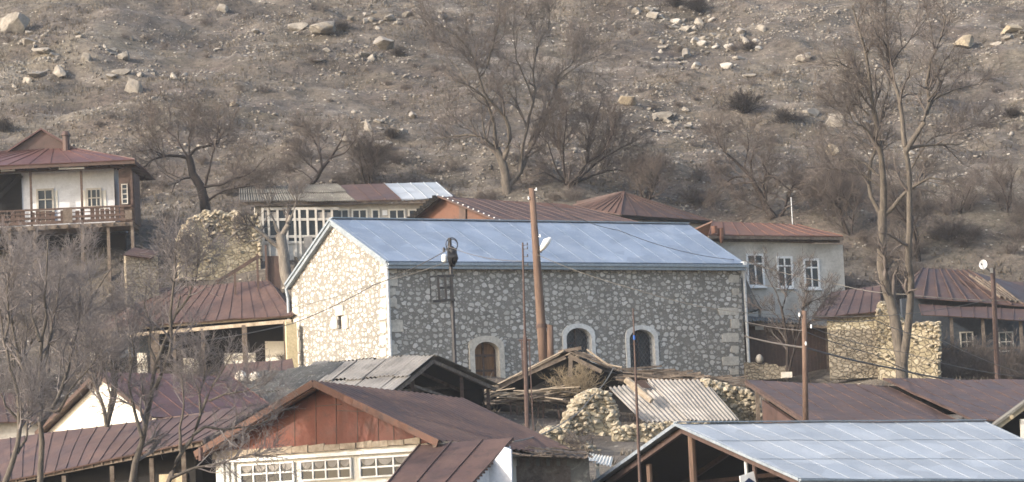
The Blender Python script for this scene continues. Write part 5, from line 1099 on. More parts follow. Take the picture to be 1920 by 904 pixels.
def roofs_M():
    d = 97.0; A_ = P(180, 697, d); hh = hd(.60); gg = V((hh.y, -hh.x, 0)); gp, rp = Pl(A_, gg), Pl(A_, hh); E1 = gp.p(284, 782); E0 = gp.p(62, 815); R1_ = rp.p(436, 706); ext = R1_ - A_
    k = thing('white_gable_house', 'small house with sunlit white gable and maroon roof behind bare trees on the left', 'house', (A_.x, A_.y, 2.0))
    m = MB(); seam_roof(m, A_, R1_, E1 + ext, E1, 7, .03, .04, .03, 4); obj('roof', m, MAT['maroon'], k); m = MB(); seam_roof(m, R1_, A_, E0, E0 + ext, 7, .03); obj('roof', m, MAT['rust'], k)
    q = hh * .35; e0, e1 = lerp(E0, A_, .06) + q - UP * .1, lerp(E1, A_, .06) + q - UP * .1; zb_ = 1.2; m = MB(); m.prism([A_ + q - UP * .12, e0, V((e0.x, e0.y, zb_)), V((e1.x, e1.y, zb_)), e1], ext * .94); obj('wall', m, MAT['white_lit'], k)
    m = MB(); 
    for e in (E0, E1): m.beam(A_ - UP * .06, e - UP * .06, .05, .14, up=hh.cross(e - A_))
    obj('bargeboard', m, MAT['rust'], k)
    # long brown roof along the bottom left
    R_ = Pl(P(376, 830, 86.5), hd(-.60)); bk = R_.off(-4.2); a, b = bk.p(88, 806), bk.p(500, 758); c_, e = R_.p(382, 826), R_.p(-40, 911)
    k = thing('long_brown_house', 'long house with brown seamed roof running along the bottom left corner', 'house', (P(200, 870, 88).x, 90, .2))
    a0 = bk.p(-60, 832); m = MB(); seam_roof(m, a0, b, c_, e, 20, .07, .05, .03, 6); r0, r1 = a0 - R_.n * 4, b - R_.n * 4; seam_roof(m, b, a0, r0 - UP * 1.6, r1 - UP * 1.6, 20, .04); obj('roof', m, MAT['rust_red'], k)
    m = MB(); w_ = R_.off(-.9); s0, s1 = w_.p(-40, 912), w_.p(378, 836); m.prism([s0, V((s0.x, s0.y, -1)), V((s1.x, s1.y, -1)), s1], -R_.n * .2); s2 = s1 - R_.n * 6; m.prism([s1, V((s1.x, s1.y, -1)), V((s2.x, s2.y, -1)), s2], V((-.2, -.1, 0))); obj('wall', m, MAT['dark'], k)
    m = MB(); m.beam(R_.off(-.15).p(-40, 916), R_.off(-.15).p(378, 833), .08, .12)
    for i in range(24): q = lerp(R_.off(-.05).p(-40, 914), R_.off(-.05).p(378, 831), i / 23); m.beam(q, q - R_.n * .9 + UP * .3, .07, .1)
    obj('eave_beam', m, MAT['old_wood'], k)
    for px in (120, 210, 284, 344): m = MB(); p = R_.off(-.2).p(px, 892 - (px - 120) * .2); post(m, p, -1, .13); obj('post', m, MAT['old_wood'], k)
    m = MB(); p = R_.off(-.85).p(300, 890); m.box(V((p.x, p.y, -.4)), R_.d * 1.1, R_.n * .05, UP * (p.z + .4)); obj('door_panel', m, MAT['tan_wood'], k)
    m = MB(); p = P(376, 842, 86.2); m.tube([p + UP * .05, p - UP * .35], .07, 8); obj('gutter_outlet', m, MAT['maroon'], k)
    # bits further back behind the trees
    pl = Pl(P(30, 780, 101), hd(.1)); k = thing('dark_shed', 'dark brown roofed shed at the left edge behind the bare trees', 'shed', (P(20, 780, 101).x, 101, 2)); m = MB(); seam_roof(m, pl.off(-3).p(-60, 735), pl.off(-3).p(66, 740), pl.off(.3).p(88, 790), pl.off(.3).p(-60, 792), 6, .05); obj('roof', m, MAT['rust'], k); m = MB(); wall(m, pl, -60, 794, 80, 792, 1.5, .2); obj('wall', m, MAT['grey_plaster'], k)
    pl = Pl(P(240, 640, 131), hd(.1)); k = thing('stone_outhouse', 'small stone outhouse with brown lean-to roof below the stilted veranda house', 'outbuilding', (P(240, 480, 133).x, 133, 9)); q = Pl(P(240, 470, 133.5), hd(.35)); m = MB(); wall(m, q, 236, 474, 296, 480, 8.0, .5); obj('wall', m, MAT['rubble_grey'], k); m = MB(); m.slab([q.off(-.6).p(250, 464), q.off(.2).p(230, 477), q.off(.2).p(284, 484), q.off(-.6).p(300, 471)], .06); obj('roof', m, MAT['rust'], k)
    q = Pl(P(334, 470, 138.5), hd(.2)); o = stone_heap('ruined_wall', 'ruined pale rubble wall with a dark slot beside the patchwork roof house', [(334, 480), (336, 446), (344, 424), (352, 420), (358, 408), (374, 405), (386, 394), (396, 399), (410, 394), (426, 402), (444, 396), (462, 406), (484, 402), (486, 430)], 138.5, .7, .2, 160, 11, (.09, .2)); o['category'] = 'ruin'
    k_ = MB(); c_ = q.off(.08).p(390, 438); k_.box(c_ - UP * .25, q.d * .3, -q.n * .1, UP * .7)  # dark block on the wall face stands in for the shade inside the slot
    root = o; kk = obj('slot', k_, MAT['dark'], root)
    m = MB(); pl = Pl(P(455, 500, 131.5), hd(.1)); m.beam(pl.p(405, 530), pl.p(486, 480), .1, .16); m.beam(pl.p(482, 476), V((pl.p(482, 476).x, pl.p(482, 476).y, 9.0)), .1); m.beam(pl.p(440, 510), V((pl.p(440, 510).x, pl.p(440, 510).y, 9.0)), .09); single('leaning_beam', m, MAT['brown_wood'], 'slanting dark beam on posts behind the brown hip roof left of the church', 'timber frame')
    pl = Pl(P(510, 500, 133.5), hd(.05)); m = MB(); wall(m, pl, 497, 480, 524, 480, 9.5, .1); m.beam(pl.off(.1).p(498, 460), V((pl.p(498, 470).x, pl.p(498, 470).y - .1, 9.5)), .09); single('rusty_gate', m, MAT['rust'], 'rusty sheet gate beside the pollarded tree', 'gate')
roofs_M()

# ------------------------------------------------------------------ poles, masts, lamp, dish
def poles():
    k = thing('utility_pole', 'tall leaning brown wooden pole with a white street lamp in front of the church', 'pole', P(1020, 700, 115.5))
    b, t_ = P(1022, 712, 115.5), P(997, 353, 115.3); m = MB(); m.sm = True; m.tube([b, lerp(b, t_, .25), lerp(b, t_, .6), t_], [.21, .2, .165, .12], 10); obj('pole', m, MAT['pole_wood'], k)
    m = MB()
    for f, dx in ((.985, .18), (.94, -.16), (.74, .2)): p = lerp(b, t_, f); m.beam(p, p + V((dx, -.1, .05)), .03); m.tube([p + V((dx, -.1, .0)), p + V((dx, -.1, .12))], [.03, .025], 8)
    obj('insulator', m, MAT['white_enamel'], k)
    m = MB(); a = P(1011, 472, 115.2); e = P(1017, 466, 115.1); m.tube([a, e], .03, 6); m.tube([P(1013, 462, 115.2), P(1014, 474, 115.2)], .05, 6); ln = obj('lamp_arm', m, MAT['steel'], k)
    m = MB(); m.sm = True; q = [P(1015, 470, 115.0), P(1018, 464, 114.9), P(1025, 453, 114.85), P(1033, 446, 114.8)]; m.tube(q, [.055, .12, .15, .05], 10); obj('lamp_head', m, MAT['white_enamel'], k)
    m = MB(); m.sm = True; b2 = P(1033, 712, 115.4); t2 = P(1031, 610, 115.4); m.tube([b2, t2], [.15, .14], 10); s = obj('stub_post', m, MAT['pole_wood'], k, 'short reddish stub post strapped to the foot of the pole'); m = MB(); c_ = lerp(b, t_, .28); m.tube([c_ - UP * .08, c_ + UP * .08], .23, 10); m.beam(c_, V((t2.x, t2.y - .1, c_.z)), .08); obj('strap', m, MAT['rust_steel'], k)
    k = thing('transformer_pole', 'dark steel pole with coiled cable and hollow square frame against the church wall', 'pole', P(854, 700, 118))
    b, t_ = P(854, 705, 118), P(843, 446, 118); m = MB(); m.tube([b, t_], [.085, .075], 8); obj('pole', m, MAT['steel'], k)
    m = MB(); c_ = P(847, 458, 117.9); n_ = 20; ring = [c_ + V((math.cos(i * 2 * math.pi / n_) * .24, .05, math.sin(i * 2 * math.pi / n_) * .27)) for i in range(n_ + 1)]; m.tube(ring, .022, 5); ring = [c_ + V((.04 + math.cos(i * 2 * math.pi / n_) * .2, -.05, -.05 + math.sin(i * 2 * math.pi / n_) * .24)) for i in range(n_ + 1)]; m.tube(ring, .018, 5); obj('cable_coil', m, MAT['black'], k)
    m = MB(); m.sm = True; m.tube([P(846, 462, 117.8), P(847, 470, 117.8), P(849, 485, 117.8), P(848, 500, 117.8)], [.08, .2, .24, .1], 10)
    for i in range(9): a = P(842 + i * 1.6, 466, 117.7); m.tube([a, P(840 + i * 2, 482, 117.5), P(845 + i * .7, 500, 117.7)], .03, 5)
    obj('cable_bundle', m, MAT['black'], k)
    m = MB(); m.sm = True; m.tube([P(833, 477, 117.7), P(833, 479, 117.7), P(833.5, 490, 117.7), P(833.5, 492, 117.7)], [.06, .11, .12, .07], 10); obj('white_canister', m, MAT['white_enamel'], k); m = MB(); m.beam(P(832, 468, 117.8), P(846, 465, 117.8), .05); m.tube([P(832, 473, 117.8), P(832, 464, 117.8)], .05, 6); obj('bracket', m, MAT['steel'], k)
    m = MB(); f_ = Pl(P(830, 540, 117.8), hd(.2))
    for a, b_ in (((820, 518), (851, 517)), ((812, 565), (853, 562)), ((821, 518), (824, 564)), ((834, 518), (837, 563)), ((822, 540), (850, 539)), ((847, 518), (849, 562))): m.beam(f_.p(*a), f_.p(*b_), .10, .10)
    for a, b_ in (((806, 520), (808, 566)), ((806, 520), (821, 518))): m.beam(f_.p(*a), f_.p(*b_), .045)
    obj('square_frame', m, MAT['black'], k)
    k = thing('antenna_mast', 'thin rusty mast with small antenna prongs standing left of the wooden lamp pole', 'mast', P(989, 815, 99)); b, t_ = P(989, 815, 99), P(980, 455, 99); m = MB(); m.tube([b, lerp(b, t_, .5), lerp(b, t_, .52), t_], [.085, .075, .045, .03], 7); obj('pole', m, MAT['rust_steel'], k)
    m = MB(); p = lerp(b, t_, .49); m.beam(p - V((.22, 0, 0)), p + V((.2, 0, 0)), .06, .07); m.beam(p + V((-.13, 0, 0)), p + V((-.12, 0, -1.2)), .05); m.beam(p + V((.13, 0, 0)), p + V((.14, 0, -3.5)), .045)
    obj('clamp', m, MAT['rust_steel'], k); m = MB()
    for f in (.985, .965, .925, .88): p = lerp(b, t_, f); m.beam(p, p + V((.16, -.1, .0)), .02); m.tube([p + V((.16, -.1, -.02)), p + V((.16, -.1, .08))], .02, 5)
    obj('antenna_prong', m, MAT['steel'], k)
    k = thing('thin_mast', 'thin rusty pipe mast before the metal roofed barn, crossing an arched church window', 'mast', P(1202, 960, 77)); b, t_ = P(1202, 960, 77), P(1187, 578, 77); m = MB(); m.tube([b, lerp(b, t_, .55), t_], [.05, .04, .018], 6); obj('pole', m, MAT['rust_steel'], k); m = MB(); p = lerp(b, t_, .855); m.tube([p - UP * .06, p + UP * .06], .03, 7); obj('blue_tape', m, plain('blue tape', ['2f5fae', '3a6cc0'], 3), k); m = MB(); p = lerp(b, t_, .93); m.beam(p, p + V((.14, 0, .02)), .02); m.beam(p, p + V((-.1, 0, .25)), .012); obj('antenna_prong', m, MAT['steel'], k)
    k = thing('short_wooden_pole', 'grey brown wooden pole with small white insulators behind the galvanised barn roof', 'pole', P(1511, 800, 96)); b, t_ = P(1511, 800, 96), P(1508, 583, 96); m = MB(); m.sm = True; m.tube([b, t_], [.1, .085], 9); obj('pole', m, MAT['pole_wood'], k); m = MB()
    for x, y in ((1499, 591), (1521, 613), (1511, 645)): p = P(x, y, 95.9); m.tube([p - UP * .05, p + UP * .0, p + UP * .08], [.02, .036, .02], 7)
    obj('insulator', m, MAT['white_enamel'], k); m = MB(); m.beam(P(1499, 594, 96), P(1508, 590, 96), .03); obj('bracket', m, MAT['steel'], k); m = MB(); m.beam(P(1510, 610, 96), P(1521, 615, 96), .03); obj('bracket', m, MAT['steel'], k)
    k = thing('steel_post', 'rusty steel post before the broken roof house, carrying cables at the right', 'pole', P(1870, 714, 125)); b, t_ = P(1871, 714, 125), P(1861, 503, 125); m = MB(); m.tube([b, t_], [.12, .1], 8); obj('pole', m, MAT['rust_steel'], k); m = MB(); p = P(1857, 512, 124.9); m.box(p, V((.12, 0, 0)), V((0, .1, 0)), UP * .22); obj('junction_box', m, MAT['dressed'], k)
    k = thing('satellite_dish', 'white satellite dish mounted beside the rusty steel post above the broken roof', 'satellite dish', P(1850, 506, 125)); m = MB(); m.sm = True; c_ = P(1844, 497, 124.8); n = V((-.35, -1, .25)).normalized(); x = n.cross(UP).normalized(); y = x.cross(n); vs = []; 
    for j in range(6):
        r_ = .21 * j / 5
        for i in range(20): a = i * math.pi / 10; vs.append(c_ + x * math.cos(a) * r_ * .85 + y * math.sin(a) * r_ * 1.05 + n * (1.6 * r_ * r_))
    vs += [v - n * .015 for v in vs]; fs = []
    for j in range(5):
        for i in range(20): q = (j * 20 + i, j * 20 + (i + 1) % 20, j * 20 + 20 + (i + 1) % 20, j * 20 + 20 + i); fs.append(q); fs.append(tuple(v + 120 for v in q[::-1]))
    for i in range(20): fs.append((100 + i, 100 + (i + 1) % 20, 220 + (i + 1) % 20, 220 + i))
    m.add(vs, fs); obj('dish', m, MAT['white_enamel'], k); m = MB(); m.beam(c_ - n * .02, P(1860, 512, 125), .03); m.beam(c_ + y * -.2, c_ + n * .26 - y * .05, .015); m.box(c_ + n * .24 - y * .08, x * .05, n * .08, y * .05); obj('dish_arm', m, MAT['steel'], k)
    def wire(pts, dd, r_, sag, mat, label):
        m = MB(); w3 = [P(x, y, z) for (x, y), z in zip(pts, dd)]; q = []
        for a, b_ in zip(w3, w3[1:]):
            for i in range(14): t_ = i / 14; q.append(lerp(a, b_, t_) - UP * (sag * 4 * t_ * (1 - t_)))
        q.append(w3[-1]); m.tube(q, r_ * 1.0, 5); single('cable', m, MAT[mat], label, 'cable', 'cables strung over the village')
    wire([(840, 468), (700, 535), (548, 607), (300, 650)], [117.8, 117, 112, 100], .018, .08, 'cable_dark', 'thin dark cable crossing the sunlit church gable down to the left')
    wire([(842, 490), (720, 527), (560, 575)], [117.8, 118.2, 118.5], .012, .05, 'cable', 'thin grey cable crossing the upper part of the church gable')
    wire([(845, 470), (840, 462), (980, 490)], [117.8, 117.6, 99.5], .012, .15, 'cable_dark', 'thin dark cable between the transformer pole and the rusty antenna mast')
    wire([(998, 360), (1160, 432), (1392, 488)], [115.3, 120, 130.5], .014, .25, 'cable', 'pale cable from the lamp pole top over the blue roof to the church corner')
    wire([(1394, 488), (1560, 530), (1700, 552), (1940, 562)], [130.6, 128, 125, 124.9], .016, .12, 'cable', 'pale cable from the church corner past the white house windows')
    wire([(1008, 478), (1200, 545), (1380, 585), (1660, 592), (1862, 560)], [115.2, 114, 114, 116, 125], .012, .1, 'cable', 'pale cable sagging across the church front to the steel post')
    wire([(1396, 630), (1510, 652), (1680, 692), (1790, 712), (1960, 735)], [129, 96.1, 110, 114, 116], .035, .05, 'cable_dark', 'thick dark cable slanting down past the wooden pole and the big tree trunk')
    wire([(1396, 603), (1505, 620), (1640, 665), (1740, 710)], [129, 96.0, 110, 114], .016, .05, 'cable_dark', 'thin dark cable slanting from the church over the stone barn wall')
    wire([(1500, 592), (1640, 600), (1770, 640), (1940, 706)], [95.9, 105, 112, 115], .013, .12, 'cable', 'pale cable from the short pole insulator over the stepped wall down to the right')
    wire([(1521, 614), (1690, 660), (1900, 705)], [95.9, 108, 114], .012, .1, 'cable', 'pale cable from the lower insulator across the big tree trunk')
    wire([(1150, 690), (1110, 742), (1060, 790), (962, 828)], [110, 104, 98, 82], .022, .12, 'cable', 'pale cable hanging down from the ruin to the lean-to roof')
poles()

# ------------------------------------------------------------------ trees
BIG = [([(1692, 722), (1691, 680), (1685, 625), (1672, 560), (1661, 490), (1656, 420), (1654, 395)], .27, .19),
       ([(1692, 690), (1699, 640), (1702, 590), (1701, 545), (1694, 497), (1696, 433), (1700, 367), (1698, 300), (1696, 270)], .19, .10),
       ([(1656, 405), (1657, 367), (1650, 317), (1644, 267), (1638, 233), (1631, 187), (1628, 150), (1620, 100), (1606, 60), (1598, 10)], .17, .035),
       ([(1656, 410), (1642, 385), (1630, 365), (1625, 333), (1628, 300), (1640, 275), (1643, 250), (1651, 210), (1664, 180), (1672, 120)], .11, .03),
       ([(1658, 402), (1672, 392), (1696, 360), (1722, 341), (1742, 333), (1776, 338)], .12, .03),
       ([(1697, 275), (1690, 225), (1679, 175), (1668, 133), (1660, 83), (1656, 35), (1662, -10)], .12, .03),
       ([(1698, 285), (1710, 262), (1728, 232), (1737, 193), (1729, 150), (1741, 105), (1766, 60), (1773, 30)], .13, .03),
       ([(1702, 280), (1722, 274), (1750, 270), (1800, 269), (1812, 262)], .08, .02),
       ([(1729, 228), (1752, 186), (1790, 168), (1836, 158)], .07, .02), ([(1738, 190), (1756, 170), (1760, 152), (1748, 135)], .05, .02),
       ([(1641, 262), (1620, 240), (1600, 228), (1585, 192)], .06, .02), ([(1648, 330), (1625, 308), (1600, 298), (1578, 303)], .06, .02),
       ([(1630, 215), (1606, 196), (1575, 192)], .05, .015), ([(1652, 350), (1622, 330), (1575, 315), (1538, 317)], .05, .015),
       ([(1612, 130), (1590, 128), (1560, 118), (1530, 122)], .05, .012), ([(1640, 280), (1612, 262), (1596, 250)], .05, .015),
       ([(1700, 330), (1720, 300), (1742, 262), (1790, 250), (1840, 232)], .06, .015), ([(1668, 130), (1690, 95), (1720, 60), (1746, 20)], .05, .015), ([(1660, 85), (1640, 50), (1634, 0)], .045, .012)]
make_tree('bare_tree', 'tallest bare tree with two joined furrowed trunks in front of the stepped stone wall', 'tree', traced(BIG, 122, 3, swing=.35), 11, (190, 1500, 8500), (2.2, .9, .45), 'bark', 'twig', up=.2, base=P(1692, 722, 122), skip=2)
CEN = [([(952, 372), (948, 335), (943, 306), (930, 278)], .28, .2), ([(943, 304), (922, 279), (899, 257), (872, 252), (838, 257), (815, 262)], .13, .025),
       ([(930, 280), (925, 235), (917, 207), (905, 180), (880, 160), (850, 150)], .13, .025), ([(944, 300), (954, 267), (950, 227), (928, 203), (906, 178), (893, 140), (886, 108), (873, 83), (850, 60)], .15, .02),
       ([(898, 145), (908, 136), (918, 115), (924, 95), (934, 60), (938, 20), (930, -8)], .07, .02), ([(952, 350), (972, 330), (988, 296), (1000, 263), (1017, 227), (1037, 187), (1046, 150)], .18, .06),
       ([(1038, 185), (1042, 145), (1066, 123), (1079, 97), (1084, 60), (1098, 20)], .06, .015), ([(975, 322), (980, 270), (987, 233), (999, 187), (998, 133), (1007, 85), (1027, 58), (1030, 10)], .11, .015),
       ([(1046, 152), (1072, 130), (1092, 118), (1120, 105)], .05, .015), ([(930, 278), (912, 262), (904, 222), (902, 190)], .07, .02), ([(873, 84), (842, 55), (818, 38), (790, 30)], .04, .012), ([(1000, 190), (985, 150), (965, 110), (958, 60), (965, 10)], .06, .012),
       ([(880, 160), (860, 130), (830, 100), (812, 70)], .05, .012), ([(1018, 225), (1045, 215), (1080, 205), (1110, 190)], .05, .012), ([(986, 232), (970, 200), (955, 160), (930, 130)], .05, .012)]
make_tree('bare_tree', 'tall fan shaped bare tree with many spreading limbs behind the roofs above the church', 'tree', traced(CEN, 150, 5, swing=.4), 12, (150, 1200, 7600), (2.5, 1.1, .55), 'bark', 'twig', up=.24, tw=1.15)
LOW = [([(1068, 380), (1066, 358), (1064, 345)], .3, .2), ([(1064, 350), (1058, 325), (1053, 290), (1059, 240), (1062, 205)], .09, .02), ([(1065, 348), (1082, 332), (1101, 306), (1105, 262), (1120, 215), (1130, 185)], .1, .02), ([(1064, 346), (1042, 336), (1018, 325), (1000, 330)], .08, .02),
       ([(1066, 350), (1092, 339), (1122, 329), (1160, 320), (1190, 326)], .09, .02), ([(1070, 352), (1100, 322), (1150, 290), (1190, 265)], .08, .015), ([(1062, 348), (1040, 310), (1030, 270), (1010, 250)], .07, .015), ([(1101, 305), (1130, 285), (1150, 250), (1155, 215)], .06, .015)]
make_tree('bare_tree', 'low bushy bare tree on a stubby trunk just right of the tall fan shaped tree', 'tree', traced(LOW, 151, 6, swing=.6), 13, (80, 800, 5000), (1.8, .9, .55), 'bark_dark', 'twig_red', up=.2, tw=1.15)
ORC = [([(1460, 424), (1452, 408), (1440, 393), (1427, 360), (1411, 331), (1394, 313), (1371, 294), (1356, 282)], .24, .05), ([(1411, 330), (1380, 333), (1354, 349), (1342, 366)], .07, .02), ([(1441, 396), (1423, 390), (1403, 381)], .06, .02), ([(1437, 376), (1431, 345), (1440, 323), (1430, 306)], .08, .025),
       ([(1440, 325), (1462, 340), (1480, 356), (1510, 352)], .06, .02), ([(1410, 332), (1408, 303), (1414, 280), (1425, 275)], .07, .02), ([(1457, 415), (1470, 395), (1476, 370), (1490, 340)], .12, .03), ([(1476, 372), (1500, 362), (1530, 366)], .06, .02), ([(1380, 303), (1350, 276), (1342, 250)], .05, .015), ([(1396, 314), (1402, 270), (1400, 240)], .05, .012)]
make_tree('bare_tree', 'dark old orchard tree leaning left behind the white house roof', 'tree', traced(ORC, 150, 7, swing=.5), 14, (90, 850, 5200), (1.7, .85, .5), 'bark_dark', 'twig_red', up=.12, tw=1.1)
LFT = [([(386, 400), (384, 375), (373, 345), (361, 328), (358, 310), (353, 292)], .28, .18), ([(356, 298), (341, 293), (310, 294), (279, 304), (260, 322), (240, 335)], .1, .02), ([(354, 294), (366, 278), (382, 275), (406, 270), (413, 255), (403, 236)], .09, .02), ([(382, 360), (393, 313), (400, 288), (408, 262), (412, 225)], .08, .015),
       ([(362, 332), (342, 335), (328, 345), (322, 362)], .07, .02), ([(378, 352), (410, 345), (440, 333), (470, 322), (497, 296)], .09, .02), ([(384, 380), (420, 358), (455, 352), (490, 345)], .07, .015), ([(352, 294), (330, 262), (300, 235), (285, 225)], .06, .012), ([(310, 294), (285, 280), (255, 285)], .05, .012), ([(356, 300), (352, 262), (362, 225), (375, 205)], .06, .012)]
make_tree('bare_tree', 'dark gnarled bare tree on the slope between the veranda house and the patchwork roof', 'tree', traced(LFT, 145, 8, swing=.5), 15, (90, 800, 5000), (1.9, .9, .5), 'bark_dark', 'twig_red', up=.12, tw=1.1)
SM = [([(578, 352), (592, 335), (605, 312), (620, 295), (640, 262), (646, 245)], .16, .03), ([(604, 314), (600, 290), (588, 265), (575, 240)], .07, .02), ([(598, 325), (575, 305), (560, 285)], .07, .02), ([(620, 296), (648, 285), (668, 260)], .06, .015), ([(588, 340), (570, 322), (550, 315)], .05, .015)]
make_tree('bare_tree', 'small dark bare tree leaning right above the patchwork roof', 'tree', traced(SM, 149, 9, swing=.6), 16, (50, 380, 2000), (1.3, .7, .45), 'bark_dark', 'twig_red', up=.18, tw=1.1)
POL = [([(553, 566), (546, 540), (538, 515), (531, 470), (526, 440)], .3, .24), ([(527, 446), (538, 425), (546, 404)], .16, .1), ([(530, 468), (513, 457), (494, 442), (470, 426), (446, 434), (418, 460)], .13, .025), ([(528, 442), (518, 430), (514, 415)], .12, .06), ([(494, 442), (480, 452), (462, 452)], .06, .02), ([(546, 408), (556, 380), (560, 350)], .04, .012), ([(516, 418), (505, 390), (500, 360)], .04, .012)]
make_tree('pollarded_tree', 'pollarded grey tree with cut stubs and one long arching limb left of the church gable', 'tree', traced(POL, 132, 10, swing=.4), 17, (34, 220, 1100), (1.1, .6, .35), 'bark_pale', 'twig', up=.25)
FR = [([(1478, 712), (1476, 670), (1474, 638), (1468, 603), (1465, 575)], .09, .05), ([(1466, 580), (1452, 542), (1440, 520), (1432, 500)], .04, .012), ([(1466, 582), (1480, 540), (1490, 518), (1500, 496)], .04, .012), ([(1478, 700), (1487, 660), (1491, 619), (1503, 578), (1516, 546)], .06, .02), ([(1503, 578), (1528, 562), (1555, 552)], .03, .01), ([(1468, 605), (1445, 580), (1425, 565)], .03, .01), ([(1491, 620), (1512, 608), (1540, 590)], .03, .01)]
make_tree('bare_tree', 'slender young bare tree with two thin stems in front of the white house', 'tree', traced(FR, 127, 12, swing=.6), 18, (50, 380, 1700), (1.2, .6, .35), 'bark_dark', 'twig', up=.25)
def free_tree(px, py, d, H, seed, stems, lean, r0, **k):
    r = random.Random(seed); B_ = P(px, py, d); out = []
    for s in range(stems):
        az = r.uniform(0, 6.28) if stems > 1 else 0; tilt = r.uniform(.08, .38) if s else r.uniform(0, .1); p = B_.copy(); dv = V((math.cos(az) * tilt + lean, math.sin(az) * tilt, 1)).normalized(); L = H * r.uniform(.7, 1) if s else H; pts = [tuple(p)]
        for j in range(6): dv = (dv + V((r.gauss(0, .13), r.gauss(0, .13), .04))).normalized(); p = p + dv * L / 6; pts.append(tuple(p))
        out.append((np.array(pts), r0 * r.uniform(.55, .8) if s else r0, .02))
        for q in range(3):
            i = r.randint(2, 4); b = V(pts[i]); az2 = r.uniform(0, 6.28); dv2 = V((math.cos(az2) * .7, math.sin(az2) * .7, .75)).normalized(); l2 = L * r.uniform(.25, .45); qq = [tuple(b)]
            for j in range(5): dv2 = (dv2 + V((r.gauss(0, .15), r.gauss(0, .15), .1))).normalized(); b = b + dv2 * l2 / 5; qq.append(tuple(b))
            out.append((np.array(qq), r0 * .4, .014))
    return out
# foreground trees on the left
F1 = [([(72, 940), (75, 860), (74, 780), (72, 700), (76, 640), (82, 600), (78, 560), (84, 500), (90, 450)], .10, .02), ([(74, 760), (58, 726), (42, 690), (30, 650), (22, 600), (20, 560), (28, 510)], .09, .015), ([(73, 720), (90, 660), (100, 610), (112, 560), (116, 500)], .07, .012), ([(74, 800), (108, 750), (124, 700), (140, 640), (150, 590), (148, 530)], .08, .012), ([(75, 640), (60, 590), (62, 540), (50, 480)], .05, .012), ([(90, 770), (112, 772), (140, 730), (170, 700), (190, 660)], .05, .012)]
make_tree('bare_tree', 'bare tree with a dark bent trunk in the lower left foreground', 'tree', traced(F1, 80, 21, swing=.5), 21, (90, 700, 4200), (1.5, .7, .4), 'bark', 'twig_near', up=.16, tw=.72)
F2 = [([(242, 960), (250, 890), (264, 830), (276, 780), (290, 735), (296, 690), (310, 640), (330, 590), (338, 555)], .12, .025), ([(290, 730), (308, 690), (318, 650), (322, 600), (330, 540), (328, 480), (336, 440)], .07, .012), ([(266, 820), (250, 770), (240, 720), (246, 660), (240, 600)], .06, .012), ([(330, 588), (352, 560), (368, 520), (372, 470)], .05, .012), ([(296, 690), (280, 650), (282, 610), (270, 570), (276, 520)], .05, .012)]
make_tree('bare_tree', 'bare tree with a pale slanting trunk crossing the long brown roof', 'tree', traced(F2, 81, 22, swing=.5), 22, (80, 600, 3600), (1.4, .7, .4), 'bark', 'twig_near', up=.16, tw=.72)
F3 = [([(300, 960), (316, 900), (338, 845), (362, 815), (376, 780), (390, 755), (408, 715), (426, 680), (440, 655)], .09, .015), ([(362, 816), (384, 800), (420, 806), (470, 800), (520, 780)], .05, .01), ([(338, 846), (336, 800), (344, 750), (340, 700)], .05, .01), ([(376, 780), (372, 740), (380, 700), (374, 660)], .04, .01), ([(318, 898), (360, 880), (420, 872), (480, 858), (540, 860)], .05, .01), ([(392, 752), (420, 740), (460, 735), (490, 720)], .035, .01)]
make_tree('bare_tree', 'thin bare tree reaching right in front of the red boarded gable', 'tree', traced(F3, 79, 23, swing=.5), 23, (80, 560, 3200), (1.2, .6, .36), 'bark', 'twig_near', up=.14, tw=.72)
F4 = [([(-10, 950), (14, 890), (30, 850), (36, 800), (32, 740), (20, 690), (6, 640), (0, 580)], .1, .02), ([(32, 850), (52, 815), (56, 770), (64, 720)], .05, .012), ([(36, 790), (10, 760), (-8, 720)], .05, .012), ([(8, 640), (18, 600), (14, 540), (22, 480)], .05, .012)]
make_tree('bare_tree', 'bare tree at the bottom left corner cut by the photo edge', 'tree', traced(F4, 78, 24, swing=.5), 24, (60, 450, 2600), (1.3, .65, .38), 'bark', 'twig_near', up=.16, tw=.72)
for i, (px, py, d, H, st, ln, lab) in enumerate([
        (150, 720, 104, 4.6, 5, -.05, 'many stemmed grey bare tree in front of the left veranda house stilts'), (30, 730, 106, 4.8, 5, .02, 'many stemmed bare tree at the left edge below the veranda house'),
        (90, 700, 115, 4.4, 4, .05, 'pale stemmed bare thicket tree under the veranda house'), (200, 800, 92, 4.2, 4, .1, 'bare multi stemmed tree in front of the sunlit white gable'),
        (1905, 520, 150, 5.5, 2, -.08, 'bare tree with reddish twigs at the right edge above the rear shed'), (1842, 510, 152, 4.8, 3, -.15, 'bare tree with arching branches behind the broken hipped roof'), (1725, 505, 146, 6.0, 2, .03, 'dark stemmed bare tree directly behind the twin trunks'), (1600, 470, 148, 4.6, 3, -.1, 'bushy bare tree between the white house and the twin trunks'), (1785, 500, 150, 4.4, 3, .1, 'wide low bare tree directly above the broken hipped roof'), (1560, 440, 151, 4.0, 3, .05, 'low bare tree just above the end of the white house roof'), (690, 372, 150, 2.6, 3, .1, 'small grey bare tree just above the patchwork roof'), (1210, 392, 151, 2.6, 3, .1, 'small bare tree behind the ribbed hipped roof')]):
    make_tree('bare_tree', lab, 'tree', free_tree(px, py, d, H, 40 + i, st, ln, .09 if d < 140 else .13), 60 + i, (50, 380, 2000) if d < 120 else (70, 650, 3600), (1.5, .75, .45), 'bark' if d < 120 else 'bark_dark', 'twig_near' if d < 120 else 'twig_red', up=.2, tw=.75)

